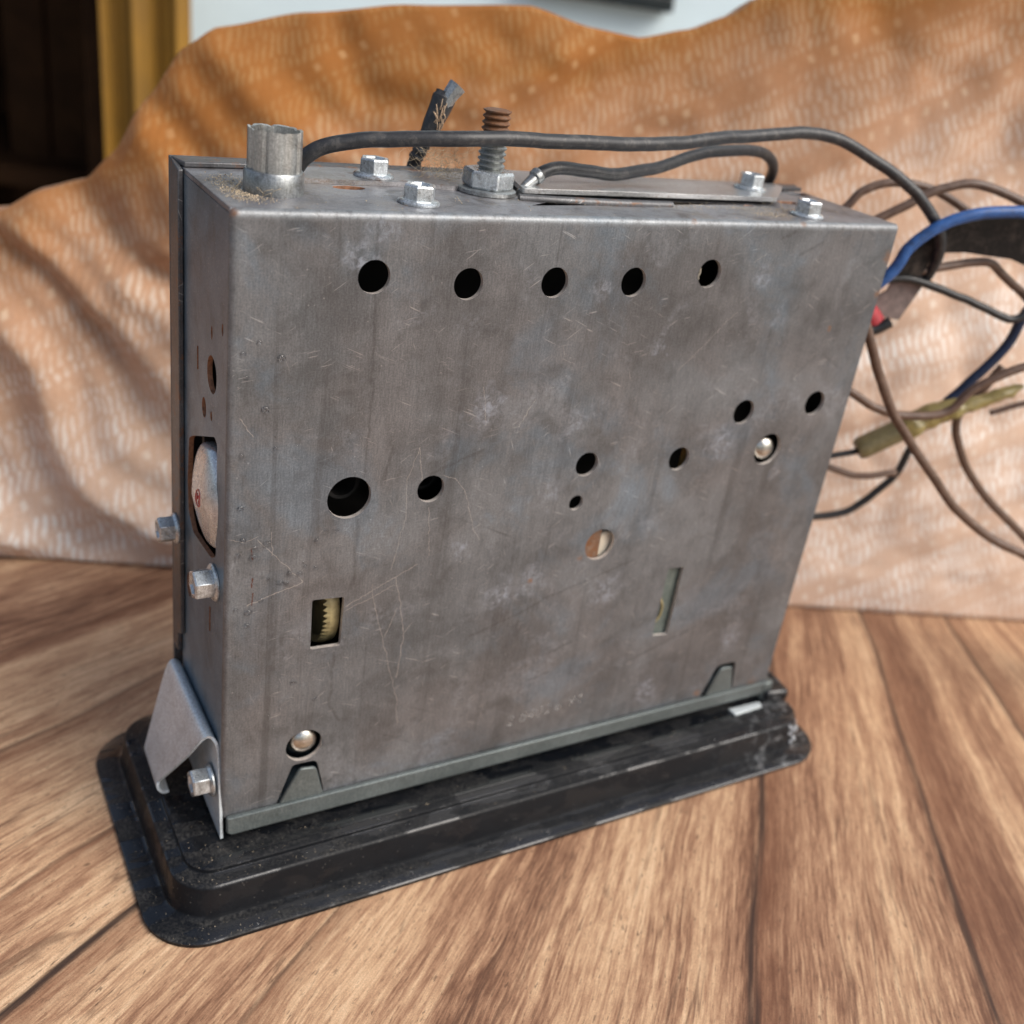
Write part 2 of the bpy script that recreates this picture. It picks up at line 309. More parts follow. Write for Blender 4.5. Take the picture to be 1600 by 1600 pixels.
def wood_material():
    m, t, b = newmat('walnut_laminate')
    P = t.P()
    warp = t.noise(t.v('MULTIPLY', P, (1, 1, 0)), 0.012, 2, 0.5, col=True)
    P = t.v('ADD', P, t.v('SCALE', t.v('SUBTRACT', warp, (0.5, 0.5, 0.5)), sc=9.0))
    xyz = t.sep(P)
    dx = t.m('SUBTRACT', 450.0, xyz[0]); dy = t.m('SUBTRACT', 290.0, xyz[1])
    ph = t.m('ARCTAN2', dy, dx)
    u = t.m('MULTIPLY', ph, 400.0)                      # mm across the fanning grain
    r = t.m('SQRT', t.m('ADD', t.m('MULTIPLY', dx, dx), t.m('MULTIPLY', dy, dy)))
    g1 = t.noise(t.comb(u, t.m('MULTIPLY', r, 0.06), 0.0), 0.055, 3, 0.5, 0.2)
    g2 = t.noise(t.comb(u, t.m('MULTIPLY', r, 0.035), 3.0), 0.80, 4, 0.66, 0.15)
    g3 = t.noise(t.comb(u, t.m('MULTIPLY', r, 0.06), 9.0), 2.2, 3, 0.65)
    por = t.noise(t.comb(u, t.m('MULTIPLY', r, 0.13), 17.0), 2.6, 2, 0.5)
    fig = t.noise(t.comb(u, t.m('MULTIPLY', r, 0.3), 30.0), 0.14, 4, 0.6, 0.6)
    f = t.m('ADD', t.m('ADD', t.m('MULTIPLY', g1, 0.62), t.m('MULTIPLY', g2, 0.46)), t.m('MULTIPLY', g3, 0.38))
    f = t.m('ADD', f, t.m('MULTIPLY', fig, 0.20))
    col = t.ramp(t.step(f, 0.55, 1.07), [(0.0, (0.100, 0.044, 0.025)), (0.25, (0.215, 0.106, 0.061)), (0.52, (0.395, 0.222, 0.130)), (0.8, (0.60, 0.385, 0.230)), (1.0, (0.74, 0.52, 0.33))])
    vn = t.noise(t.comb(u, t.m('MULTIPLY', r, 0.05), 71.0), 0.085, 5, 0.55, 0.5)
    vein = t.step(t.m('ABSOLUTE', t.m('SUBTRACT', t.m('FRACT', t.m('MULTIPLY', vn, 9.0)), 0.5)), 0.0, 0.10, 1.0, 0.0)
    vein = t.m('MULTIPLY', vein, t.step(t.noise(t.comb(u, t.m('MULTIPLY', r, 0.12), 81.0), 0.10, 3), 0.40, 0.62))
    col = t.mix(t.m('MULTIPLY', vein, 0.6), col, (0.105, 0.050, 0.030))
    wob = t.m('MULTIPLY', t.m('SUBTRACT', t.noise(t.comb(r, 0.0, 5.0), 0.012, 2), 0.5), 4.0)
    uw = t.m('ADD', u, wob)
    def line(u0, w, dep, fade):
        d = t.m('SUBTRACT', uw, u0)
        core = t.step(t.m('ADD', t.m('ABSOLUTE', d), t.m('MULTIPLY', t.m('SUBTRACT', g2, 0.5), 1.6*w)), 0.1*w, 1.15*w, 1.0, 0.0)
        side = t.m('MULTIPLY', t.step(d, 0.0, fade, 1.0, 0.0), t.step(d, -0.6, 0.4))
        return t.m('MULTIPLY', core, dep), side
    for u0, w, dep, fade in ((331.5, 1.5, 0.85, 16.0), (380.5, 1.5, 0.8, 30.0), (221.0, 1.3, 0.95, 9.0), (203.0, 0.6, 0.45, 5.0), (252.0, 0.7, 0.4, 6.0), (170.0, 0.9, 0.4, 9.0), (430.0, 1.6, 0.7, 14.0), (137.0, 0.7, 0.4, 6.0)):
        core, side = line(u0, w, dep, fade)
        col = t.mix(t.m('MULTIPLY', side, 0.50), col, (0.20, 0.085, 0.045))
        brk = t.step(t.noise(t.comb(u, t.m('MULTIPLY', r, 0.03), u0), 0.8, 3), 0.25, 0.5, 0.35, 1.0)
        col = t.mix(t.m('MULTIPLY', core, brk), col, (0.034, 0.020, 0.016))
    pm = t.m('MULTIPLY', t.step(por, 0.625, 0.69), t.step(g2, 0.35, 0.62, 0.15, 1.0))
    col = t.mix(t.m('MULTIPLY', pm, 0.7), col, (0.085, 0.043, 0.026))
    kn = t.step(t.noise(t.comb(u, t.m('MULTIPLY', r, 0.35), 50.0), 0.06, 5, 0.6, 1.5), 0.66, 0.78)
    col = t.mix(t.m('MULTIPLY', kn, 0.5), col, (0.14, 0.07, 0.042))
    grain = t.noise(P, 3.0, 2, 0.6)
    gf = t.step(grain, 0.25, 0.75, 0.82, 1.16)
    col = t.mix(1.0, col, t.comb(gf, gf, gf), 'MULTIPLY')
    t.put(b.inputs['Base Color'], col)
    t.put(b.inputs['Roughness'], t.m('ADD', 0.36, t.m('MULTIPLY', fig, 0.30)))
    b.inputs['Specular IOR Level'].default_value = 0.4
    t.put(b.inputs['Normal'], t.bump(t.m('SUBTRACT', t.m('MULTIPLY', grain, 0.5), t.m('MULTIPLY', por, 0.6)), 0.14, 0.00012))
    return m
MWOOD = wood_material()

def cloth_material():
    m, t, b = newmat('batik_cotton')
    uv = t.n('ShaderNodeAttribute', attribute_name='cloth').outputs['Vector']      # s, height along the cloth (mm)
    x = t.sep(uv)
    wq = t.noise(uv, 0.02, 3, 0.6, col=True)
    w = t.v('SCALE', t.v('SUBTRACT', wq, (0.5, 0.5, 0.5)), sc=14.0)
    ws = t.sep(w)
    s_ = t.m('ADD', x[0], ws[0]); h_ = t.m('ADD', x[1], ws[1])
    ang = math.radians(29)
    a = t.m('ADD', t.m('MULTIPLY', s_, math.cos(ang)), t.m('MULTIPLY', h_, math.sin(ang)))
    bb = t.m('SUBTRACT', t.m('MULTIPLY', h_, math.cos(ang)), t.m('MULTIPLY', s_, math.sin(ang)))
    # woven-in dashes in rows, leaning against the row direction
    a2 = t.m('ADD', a, t.m('MULTIPLY', bb, -0.30))
    jit = t.noise(t.comb(a2, bb, 0.0), 0.16, 2)
    rowp = t.m('ADD', t.m('DIVIDE', bb, 7.0), t.m('MULTIPLY', jit, 1.6)); row = t.m('FRACT', rowp); rowi = t.m('FLOOR', rowp)
    ph = t.m('ADD', t.m('MULTIPLY', a2, 2*PI/2.9), t.m('ADD', t.m('MULTIPLY', rowi, 2.2), t.m('MULTIPLY', jit, 7.0)))
    dash = t.step(t.m('SINE', ph), -0.9, 0.95, 0.08, 0.92)
    body = t.m('MULTIPLY', t.step(row, 0.0, 0.22, 0.25, 1.0), t.step(row, 0.74, 1.0, 1.0, 0.25))
    band = t.m('FRACT', t.m('DIVIDE', bb, 31.0))
    gap = t.m('MULTIPLY', t.step(band, 0.70, 0.76), t.step(band, 0.94, 1.0, 1.0, 0.0))
    pat = t.m('MULTIPLY', t.m('MULTIPLY', dash, body), t.m('SUBTRACT', 1.0, t.m('MULTIPLY', gap, 0.85)))
    pat = t.m('MULTIPLY', pat, t.step(t.noise(uv, 0.06, 5, 0.65), 0.32, 0.62, 0.25, 1.0))
    spot = t.m('MULTIPLY', t.step(t.m('SINE', t.m('MULTIPLY', a, 2*PI/8.0)), 0.35, 0.9), t.m('MULTIPLY', t.step(band, 0.80, 0.83), t.step(band, 0.89, 0.92, 1.0, 0.0)))
    dots = t.m('MULTIPLY', spot, t.step(t.noise(uv, 0.03, 3), 0.35, 0.65, 0.1, 0.7))
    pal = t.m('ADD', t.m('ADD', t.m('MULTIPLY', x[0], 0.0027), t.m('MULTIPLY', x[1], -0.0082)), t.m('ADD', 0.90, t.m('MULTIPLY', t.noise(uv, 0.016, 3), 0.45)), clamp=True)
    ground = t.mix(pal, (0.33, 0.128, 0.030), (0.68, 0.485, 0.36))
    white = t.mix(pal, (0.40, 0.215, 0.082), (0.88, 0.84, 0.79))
    col = t.mix(pat, ground, white)
    col = t.mix(dots, col, t.mix(pal, (0.52, 0.31, 0.14), (0.84, 0.77, 0.68)))
    weave = t.noise(uv, 1.4, 2, 0.6)
    wf = t.step(weave, 0.25, 0.75, 0.9, 1.1)
    col = t.mix(1.0, col, t.comb(wf, wf, wf), 'MULTIPLY')
    t.put(b.inputs['Base Color'], col)
    b.inputs['Roughness'].default_value = 0.85; b.inputs['Specular IOR Level'].default_value = 0.2
    b.inputs['Sheen Weight'].default_value = 0.15
    t.put(b.inputs['Normal'], t.bump(weave, 0.25, 0.0004))
    return m
MCLOTH = cloth_material()

MWALL = plain('pale_blue_paint', (0.74, 0.88, 0.93), 0.6, var=0.05, scale=0.01)
MCURT = plain('ochre_curtain', (0.21, 0.105, 0.007), 0.8, var=0.15, scale=0.02)
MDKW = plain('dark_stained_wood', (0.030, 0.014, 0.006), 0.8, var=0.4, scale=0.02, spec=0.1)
MWIN = plain('black_frame_paint', (0.012, 0.02, 0.022), 0.4)
MGLASS = plain('dark_window_glass', (0.02, 0.03, 0.035), 0.08)
MGRD = plain('concrete_ground', (0.30, 0.285, 0.265), 0.85, var=0.25, scale=0.01)

# ------------------------------------------------------------------ mesh helpers
class MB:
    def __init__(s): s.v = []; s.f = []
    def add(s, vs, fs):
        o = len(s.v); s.v += [tuple(q) for q in vs]; s.f += [tuple(i+o for i in q) for q in fs]; return s
    def box(s, x0, x1, y0, y1, z0, z1):
        v = [(x, y, z) for z in (z0, z1) for y in (y0, y1) for x in (x0, x1)]
        return s.add(v, [(0, 2, 3, 1), (4, 5, 7, 6), (0, 1, 5, 4), (2, 6, 7, 3), (0, 4, 6, 2), (1, 3, 7, 5)])
    def rings(s, rings, cap0=True, cap1=True, closed=True):
        n = len(rings[0]); v = [q for r in rings for q in r]; f = []
        for k in range(len(rings)-1):
            for i in range(n if closed else n-1):
                j = (i+1) % n
                f.append((k*n+i, k*n+j, (k+1)*n+j, (k+1)*n+i))
        if cap0: f.append(tuple(range(n-1, -1, -1)))
        if cap1: f.append(tuple((len(rings)-1)*n+i for i in range(n)))
        return s.add(v, f)
    def lathe(s, c, axis, prof, n=24, cap0=True, cap1=True, up=None):
        ax = Vector(axis).normalized(); e1 = ax.orthogonal().normalized() if up is None else Vector(up).normalized(); e2 = ax.cross(e1); c = Vector(c)
        return s.rings([[c+ax*h+(e1*math.cos(2*PI*i/n)+e2*math.sin(2*PI*i/n))*r for i in range(n)] for r, h in prof], cap0, cap1)
    def tube(s, pts, r, n=10, sub=8, cap=True, wob=0.0):
        P = smooth(pts, sub); T = []
        if wob: P = [p+(mnoise.noise_vector(p*0.055+Vector((pts[0][2], 0, 7)))*wob+mnoise.noise_vector(p*0.2)*wob*0.3) for p in P]
        for i in range(len(P)):
            T.append((P[min(i+1, len(P)-1)]-P[max(i-1, 0)]).normalized())
        e = T[0].orthogonal().normalized(); R = []
        for i, (p, tt) in enumerate(zip(P, T)):
            e = (e-tt*e.dot(tt)).normalized(); g = tt.cross(e)
            rr = r(i/(len(P)-1)) if callable(r) else r
            R.append([p+(e*math.cos(2*PI*k/n)+g*math.sin(2*PI*k/n))*rr for k in range(n)])
        return s.rings(R, cap, cap)
    def prism(s, poly, d):
        d = Vector(d); n = len(poly)
        return s.rings([[Vector(q) for q in poly], [Vector(q)+d for q in poly]])
    def sphere(s, c, r, nu=12, nv=8, M=None):
        rx, ry, rz = r if isinstance(r, tuple) else (r, r, r)
        R = []
        for j in range(nv+1):
            th = 0.02+(PI-0.04)*j/nv
            row = [Vector((rx*math.sin(th)*math.cos(2*PI*i/nu), ry*math.sin(th)*math.sin(2*PI*i/nu), -rz*math.cos(th))) for i in range(nu)]
            R.append([(M @ q if M else q)+Vector(c) for q in row])
        return s.rings(R)

def smooth(pts, sub=8):
    p = [Vector(q) for q in pts]
    if len(p) < 3: return [p[0].lerp(p[-1], i/sub) for i in range(sub+1)]
    q = [p[0]*2-p[1]]+p+[p[-1]*2-p[-2]]; out = []
    for i in range(1, len(q)-2):
        for k in range(sub):
            t_ = k/sub; a, b_, c, d = q[i-1], q[i], q[i+1], q[i+2]
            out.append(0.5*((2*b_)+(c-a)*t_+(2*a-5*b_+4*c-d)*t_*t_+(3*b_-a-3*c+d)*t_**3))
    out.append(p[-1]); return out

def to_mesh(name, mb, mat, angle=38, recalc=True):
    me = bpy.data.meshes.new(name)
    me.from_pydata([(x*S, y*S, z*S) for x, y, z in mb.v], [], mb.f)
    if recalc:
        bm = bmesh.new(); bm.from_mesh(me); bmesh.ops.recalc_face_normals(bm, faces=bm.faces); bm.to_mesh(me); bm.free()
    for p in me.polygons: p.use_smooth = True
    me.set_sharp_from_angle(angle=math.radians(angle))
    me.materials.append(mat); return me

def tag(o, label=None, cat=None, group=None, kind=None):
    for k, v in (('label', label), ('category', cat), ('group', group), ('kind', kind)):
        if v: o[k] = v
    return o
def thing(name, loc, label, cat, group=None):
    o = bpy.data.objects.new(name, None); o.empty_display_size = 0.02; C.objects.link(o); o.location = loc
    return tag(o, label, cat, group)
ROOT = (0.089, 0.0205, 0.0)
def link(name, me, parent, label=None, kind=None, bevel=None, off=None):
    o = bpy.data.objects.new(name, me); C.objects.link(o)
    if parent is not None:
        o.parent = parent
        if off is None and parent.type == 'EMPTY': off = (-parent.location.x, -parent.location.y, -parent.location.z+TZ*S)
    if off is not None: o.location = off
    if bevel:
        md = o.modifiers.new('bevel', 'BEVEL'); md.width = bevel*S; md.segments = 2; md.limit_method = 'ANGLE'; md.angle_limit = math.radians(50)
    return tag(o, label, None, None, kind)
def part(name, mb, mat, parent, label=None, kind=None, bevel=None, angle=38, recalc=True):
    return link(name, to_mesh(name, mb, mat, angle, recalc), parent, label, kind, bevel)

def circ(cx, cy, r, n=40): return [(cx+r*math.cos(2*PI*i/n), cy+r*math.sin(2*PI*i/n)) for i in range(n)]
def oval(cx, cy, rx, ry, n=28): return [(cx+rx*math.cos(2*PI*i/n), cy+ry*math.sin(2*PI*i/n)) for i in range(n)]
def rrect(x0, x1, y0, y1, r, n=5):
    out = []
    for cx, cy, a0 in ((x1-r, y1-r, 0), (x0+r, y1-r, 90), (x0+r, y0+r, 180), (x1-r, y0+r, 270)):
        for k in range(n+1):
            a = math.radians(a0+90*k/n); out.append((cx+r*math.cos(a), cy+r*math.sin(a)))
    return out
def round_poly(poly, r, n=4):
    out = []; m_ = len(poly)
    for i in range(m_):
        p = Vector(poly[i]); a = Vector(poly[i-1]); b_ = Vector(poly[(i+1) % m_])
        rr = r[i] if isinstance(r, (list, tuple)) else r
        if rr <= 0: out.append(tuple(p)); continue
        u1 = (a-p); u2 = (b_-p); d = min(rr, u1.length*0.45, u2.length*0.45)
        s0 = p+u1.normalized()*d; s1 = p+u2.normalized()*d
        for k in range(n+1):
            t_ = k/n; out.append(tuple(s0*(1-t_)**2+p*2*t_*(1-t_)+s1*t_*t_))
    return out

def plate(outline, holes, t_, fn):
    """flat sheet with holes: 2D outline in mm, thickness t_, fn maps (a, b, depth) to 3D"""
    cu = bpy.data.curves.new('tmp', 'CURVE'); cu.dimensions = '2D'; cu.fill_mode = 'BOTH'; cu.extrude = t_/2
    for pl in [outline]+holes:
        sp = cu.splines.new('POLY'); sp.points.add(len(pl)-1); sp.use_cyclic_u = True
        for q, (x, y) in zip(sp.points, pl): q.co = (x, y, 0, 1)
    ob = bpy.data.objects.new('tmp', cu); C.objects.link(ob)
    dg = bpy.context.evaluated_depsgraph_get(); me = bpy.data.meshes.new_from_object(ob.evaluated_get(dg))
    bm = bmesh.new(); bm.from_mesh(me); bmesh.ops.remove_doubles(bm, verts=bm.verts, dist=1e-4)
    bm.verts.index_update()
    mb = MB(); mb.add([fn(v.co.x, v.co.y, v.co.z+t_/2) for v in bm.verts], [[v.index for v in f.verts] for f in bm.faces])
    bm.free(); bpy.data.objects.remove(ob); bpy.data.curves.remove(cu); bpy.data.meshes.remove(me)
    return mb

# ------------------------------------------------------------------ ground, table, cloth, background
def ground():
    mb = MB(); n = 48
    mb.add([(0, 0, -760-TZ)]+[(20000*math.cos(2*PI*i/n), 20000*math.sin(2*PI*i/n), -760-TZ) for i in range(n)], [(0, 1+i, 1+(i+1) % n) for i in range(n)])
    o = link('ground', to_mesh('ground', mb, MGRD, recalc=False), None, off=(0, 0, TZ*S)); tag(o, kind='structure')
ground()
NV = Vector((0.395, 0.918, 0)).normalized(); SV = Vector((NV.y, -NV.x, 0)); P0 = Vector((0, 163.0, -TZ))
def FP(s_, d, z): return P0+SV*s_+NV*d+Vector((0, 0, z))       # cloth frame: along, behind the cloth's foot, above the table

tb = thing('table', (0.15, 0.0, -0.76), 'brown walnut grained wooden table the metal radio stands on', 'table')
mb = MB(); mb.prism([FP(-420, -560, -28), FP(620, -560, -28), FP(620, 150, -28), FP(-420, 150, -28)], (0, 0, 28))
o = link('tabletop', to_mesh('tabletop', mb, MWOOD), tb, bevel=2.0, off=(-0.15, 0, 0.76+TZ*S))
for s_, d in ((-380, -520), (580, -520), (-380, 110), (580, 110)):
    mb = MB(); q = FP(s_, d, 0); mb.box(q.x-25, q.x+25, q.y-25, q.y+25, -760-TZ, -28.5-TZ)
    link('leg', to_mesh('leg', mb, MDKW), tb, bevel=2.0, off=(-0.15, 0, 0.76+TZ*S))

RIDGE = [(-230, 84), (-120, 100), (-70, 106), (-40, 112.6), (-26.7, 120.9), (-11.4, 126.1), (-0.2, 137.3), (11, 156.7), (23.8, 174.7), (34.2, 182.1), (63.5, 190.5), (97.4, 197.4), (138.6, 202.6), (159.5, 198.7), (178.1, 197.6), (195.8, 202.5), (208.5, 208.3), (218.5, 215.8), (250, 230), (314, 246), (420, 262), (560, 268)]
def ridge(s_):
    for (a, za), (b_, zb) in zip(RIDGE, RIDGE[1:]):
        if s_ <= b_:
            t_ = min(1, max(0, (s_-a)/(b_-a))); t_ = t_*0.6+0.4*t_*t_*(3-2*t_); return za+(zb-za)*t_
    return RIDGE[-1][1]
def cloth():
    NS, NVV = 300, 150; vs_, fs, att = [], [], []
    for i in range(NS+1):
        s_ = -230+790*i/NS; zr = ridge(s_)
        for j in range(NVV+1):
            v = j/NVV
            if v <= 0.7:
                q = v/0.7; z = zr*q; d = 50*q**1.3
            else:                                            # over the hidden support and down behind
                q = (v-0.7)/0.3; a = q*PI*0.5
                if q < 0.4:
                    a = q/0.4*PI/2; z = zr+6*math.sin(a)*0-10*(1-math.cos(a)); d = 50+28*math.sin(a)
                else:
                    z = zr-10-(q-0.4)/0.6*zr*0.9; d = 78+10*(q-0.4)
                    z = max(z, 1.0)
            hgt = v/0.7*zr
            env = min(1, v/0.06)*(1.0 if v < 0.66 else max(0.0, 1-(v-0.66)/0.1))
            # folds: left side sweeps down to the right, right side sweeps up to the right
            wl = max(0.0, min(1.0, (150-s_)/120)); wr = 1-wl
            n1 = mnoise.noise(Vector((s_*0.012, hgt*0.015, 3.1)))*22
            n2 = mnoise.noise(Vector((s_*0.03, hgt*0.03, 9.7)))
            pl = (hgt*0.9+s_*0.50+n1*1.3)
            fl = 5.5*math.sin(pl*2*PI/48)+2.6*math.sin(pl*2*PI/21+1.0+n2*2)+2.0*math.sin((hgt*0.6-s_*0.8+n1)*2*PI/33)
            nl = mnoise.noise(Vector((s_*0.005, hgt*0.006, 3.1)))
            pr = hgt*0.86-s_*0.50+nl*46
            up = max(0.0, min(1.0, (hgt-70)/110))
            cr = math.sin(pr*2*PI/52); fr = (0.8+5.0*up)*(cr*0.6+0.7*(1-abs(math.sin(pr*PI/52+0.6)))-0.3)+(0.5+1.7*up)*math.sin(pr*2*PI/23+nl*5)
            n3 = mnoise.noise(Vector((s_*0.011, hgt*0.013, 19.7)))
            top = max(0.0, min(1.0, (hgt-zr*0.62)/(zr*0.3)))
            fd = (0.95*wl*fl*(1-0.35*top)+wr*fr)+3.0*n2*wl+5*n3-1.5*abs(mnoise.noise(Vector((s_*0.028+hgt*0.012, hgt*0.030-s_*0.012, 41.0))))*2-1.5*abs(mnoise.noise(Vector((s_*0.06, hgt*0.06, 51.0))))+mnoise.noise(Vector((s_*0.09, hgt*0.09, 1)))*0.5
            d += fd*env*0.95
            if v < 0.05: d += 1.2*math.sin(s_*0.08)*(v/0.05)
            p = FP(s_, d, z+0.6)
            vs_.append(p); att.append((s_, hgt, 0.0))
    W_ = NVV+1
    for i in range(NS):
        for j in range(NVV): fs.append((i*W_+j, (i+1)*W_+j, (i+1)*W_+j+1, i*W_+j+1))
    mb = MB(); mb.add(vs_, fs)
    me = to_mesh('draped_cloth', mb, MCLOTH, 180, recalc=False)
    a = me.attributes.new('cloth', 'FLOAT_VECTOR', 'POINT')
    for k, q in enumerate(att): a.data[k].vector = q
    o = link('draped_cloth', me, None, off=(0, 0, TZ*S))
    md = o.modifiers.new('thickness', 'SOLIDIFY'); md.thickness = 0.0005; md.offset = -1
    tag(o, 'orange and white batik cloth draped in folds behind the radio', 'cloth')
cloth()

BD = 600.0
def wall_piece(name, mat, s0, s1, d0, d1, z0, z1, parent, bevel=1.0, n=None):
    mb = MB(); mb.prism([FP(s0, d0, z0), FP(s1, d0, z0), FP(s1, d1, z0), FP(s0, d1, z0)], (0, 0, z1-z0))
    loc = parent.location if parent else Vector((0, 0, 0))
    return link(name, to_mesh(name, mb, mat), parent, bevel=bevel, off=(-loc.x, -loc.y, -loc.z+TZ*S))
q = FP(500, BD+60, -760)
wl = thing('wall', (q.x*S, q.y*S, -0.76), 'pale blue painted wall seen above the cloth', 'wall')
wall_piece('wall_panel', MWALL, -140, 1500, BD+60, BD+160, -760, 1300, wl)
wd = thing('dark_window', (FP(262, BD+40, 190).x*S, FP(262, BD+40, 190).y*S, 0.19), 'black framed window low on the pale wall, only its bottom edge in view', 'window')
wall_piece('window_frame', MWIN, 206, 330, BD+40, BD+59, 197, 208, wd)
wall_piece('window_frame', MWIN, 206, 218, BD+40, BD+59, 208.2, 520, wd)
wall_piece('window_frame', MWIN, 318, 330, BD+40, BD+59, 208.2, 520, wd)
wall_piece('window_frame', MWIN, 218.2, 317.8, BD+40, BD+59, 508, 520, wd)
wall_piece('pane', MGLASS, 218.2, 317.8, BD+50, BD+54, 208.2, 507.8, wd, bevel=None)
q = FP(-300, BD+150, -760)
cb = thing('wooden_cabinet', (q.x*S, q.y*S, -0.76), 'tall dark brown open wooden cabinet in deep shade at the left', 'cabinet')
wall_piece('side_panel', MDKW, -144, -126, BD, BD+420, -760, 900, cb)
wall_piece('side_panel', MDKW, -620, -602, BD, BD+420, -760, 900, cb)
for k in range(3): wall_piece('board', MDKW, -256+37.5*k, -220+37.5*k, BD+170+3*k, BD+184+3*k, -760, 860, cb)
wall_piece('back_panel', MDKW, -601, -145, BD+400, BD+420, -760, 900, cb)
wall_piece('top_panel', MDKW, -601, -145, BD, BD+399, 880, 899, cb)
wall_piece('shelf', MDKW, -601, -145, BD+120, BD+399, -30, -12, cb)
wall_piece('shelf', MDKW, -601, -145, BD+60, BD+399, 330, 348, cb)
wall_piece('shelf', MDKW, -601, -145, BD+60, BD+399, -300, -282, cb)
def curtain():
    mb = MB(); n = 90; bot, top = [], []
    for i in range(n+1):
        s_ = -127+67*i/n
        d = BD-22+6*math.sin(s_*2*PI/31)+1.5*math.sin(s_*2*PI/11.0+0.6)
        bot.append(FP(s_+10, d, -755)); top.append(FP(s_-3, d, 640))
    mb.rings([bot, top], False, False, closed=False)
    o = link('yellow_curtain', to_mesh('yellow_curtain', mb, MCURT, 180, recalc=False), None, off=(0, 0, TZ*S))
    md = o.modifiers.new('thickness', 'SOLIDIFY'); md.thickness = 0.001
    tag(o, 'ochre yellow curtain hanging in narrow pleats between cabinet and pale wall', 'curtain')
curtain()

# ------------------------------------------------------------------ the radio
W, H, DS, D = 178.0, 148.8, 34.3, 42.5
TH, BR = 1.1, 1.4                    # sheet thickness, bend radius
R = thing('car_radio', ROOT, 'scratched grey metal car radio standing upright on its black plastic bezel', 'car radio')

# front panel: holes, bottom notches, bent edges
HOLES = [(29.4,135.8,3.55),(51.2,134.1,3.5),(72.9,134.2,3.5),(94.6,134.1,3.5),(116.9,136.0,3.5),(27.5,85.7,5.2),(47.6,85.6,3.45),(90.7,87.5,3.3),(120.3,86.1,3.35),(139.2,98.1,3.5),(165.0,98.9,3.6),(151.5,86.0,4.7),(89.5,76.8,2.1),(99.6,63.1,4.6),(20.3,17.6,4.7)]
holes = [circ(x, z, r) for x, z, r in HOLES]
holes.append(round_poly([(20.2,60.1),(28.1,59.6),(27.9,46.0),(20.4,46.3)], 0.6))
holes.append(round_poly([(125.5,51.5),(131.0,51.2),(130.8,28.2),(125.1,28.8)], 0.7))
out = [(BR, 0.3)]+round_poly([(13.6,0.3),(17.6,12.2),(23.9,12.0),(26.6,0.3)], [1.2,1.0,1.5,2.0])+round_poly([(150.2,0.3),(154.4,11.8),(162.2,11.6),(163.9,0.3)], [1.0,2.0,0.8,1.5])+[(W, 0.3), (W, H-BR), (BR, H-BR)]
fp = plate(out, holes, TH, lambda a, b_, d: (a, d, b_))
NB = 8
def arc(k): a = PI/2*k/NB; return math.sin(a), math.cos(a)
# top bend, left bend, and the ball corner between them (outer and inner skin)
def bendstrip(mb, end0, end1, kind):
    o_, i_ = [], []
    for e in (end0, end1):
        ro, ri = [], []
        for k in range(NB+1):
            sn, cs = arc(k)
            for lst, r in ((ro, BR), (ri, BR-TH)):
                if kind == 'top': lst.append((e, BR-r*cs, H-BR+r*sn))
                else: lst.append((BR-r*sn, BR-r*cs, e))
        o_.append(ro+ri[::-1])
    mb.rings(o_, True, True)
bendstrip(fp, BR, W, 'top'); bendstrip(fp, 0.3, H-BR, 'left')
ball = []
for j in range(NB+1):
    sn, cs = arc(j)
    ball.append([(BR-BR*cs*arc(k)[0], BR-BR*cs*arc(k)[1], H-BR+BR*sn*0.999) for k in range(NB+1)])
fp.rings(ball, False, False, closed=False)
fo = part('front_panel', fp, MF, R, angle=50)
fo.data.materials.append(MCUT)
for p in fo.data.polygons:
    if abs(p.normal.y) < 0.15 and abs(p.center.y/S-TH/2) < 0.1 and 2.2 < p.center.x/S < W-0.5 and 0.5 < p.center.z/S < H-2.2: p.material_index = 1

# left side panel
op = round_poly([(7.6,70.5),(11.3,68.2),(20,67.2),(27.0,66.6),(31.0,70.0),(32.0,78),(30.6,89.5),(27.0,91.5),(9.4,98.8),(7.4,97.8)], 1.3)
shole = [op, oval(12.0,111.8,3.6,4.1), [(22.5,109.0),(23.7,108.7),(23.8,114.0),(22.6,114.3)], oval(17.9,102.1,1.7,2.3), oval(12.2,102.4,0.7,1.1), oval(12.3,120.8,0.6,1.5), oval(3.6+1.0,124.0,0.55,1.3), oval(30.6,49.8,2.0,3.3), [(11.3,55.0),(12.6,54.6),(12.5,47.8),(11.4,48.2)]]
part('side_panel', plate([(BR, 0.3), (DS+3, 0.3), (DS+3, H-TH), (BR, H-TH)], shole, TH, lambda a, b_, d: (d, a, b_)), MS, R)
fo = [o for o in R.children if o.name.startswith('side_panel')][0]; fo.data.materials.append(MCUTR)
for p in fo.data.polygons:
    if abs(p.normal.x) < 0.15 and 2 < p.center.y/S < DS+2 and 1 < p.center.z/S < H-3: p.material_index = 1
# top panel
tholes = [oval(31.5, 21.8, 3.6, 1.9), oval(140.2, 17.5, 1.6, 0.8), round_poly([(155.5,21.5),(162.5,20.4),(162.0,24.2),(156,25)], 0.6), round_poly([(169,33),(176.5,32),(176.3,36.5),(169.5,37)], 0.6)]
part('top_panel', plate([(0.08, BR), (W, BR), (W, DS+3), (0.08, DS+3)], tholes, TH, lambda a, b_, d: (a, b_, H-d)), MT, R, bevel=0.35)
fo = [o for o in R.children if o.name.startswith('top_panel')][0]; fo.data.materials.append(MCUTR)
for p in fo.data.polygons:
    if abs(p.normal.z) < 0.15 and 2 < p.center.y/S < DS+2 and 1 < p.center.x/S < W-1: p.material_index = 1
mb = plate([(TH, 0.3), (DS+3, 0.3), (DS+3, H-TH-0.2), (TH, H-TH-0.2)], [circ(20, 100, 7), circ(24, 52, 6)], TH, lambda a, b_, d: (W-d, a, b_))
part('end_panel', mb, MRUST, R)
mb = MB()
for ya, yb in ((TH+0.1, 30),): mb.box(TH+0.1, W-TH-0.1, ya, yb, 0.4, 1.4)
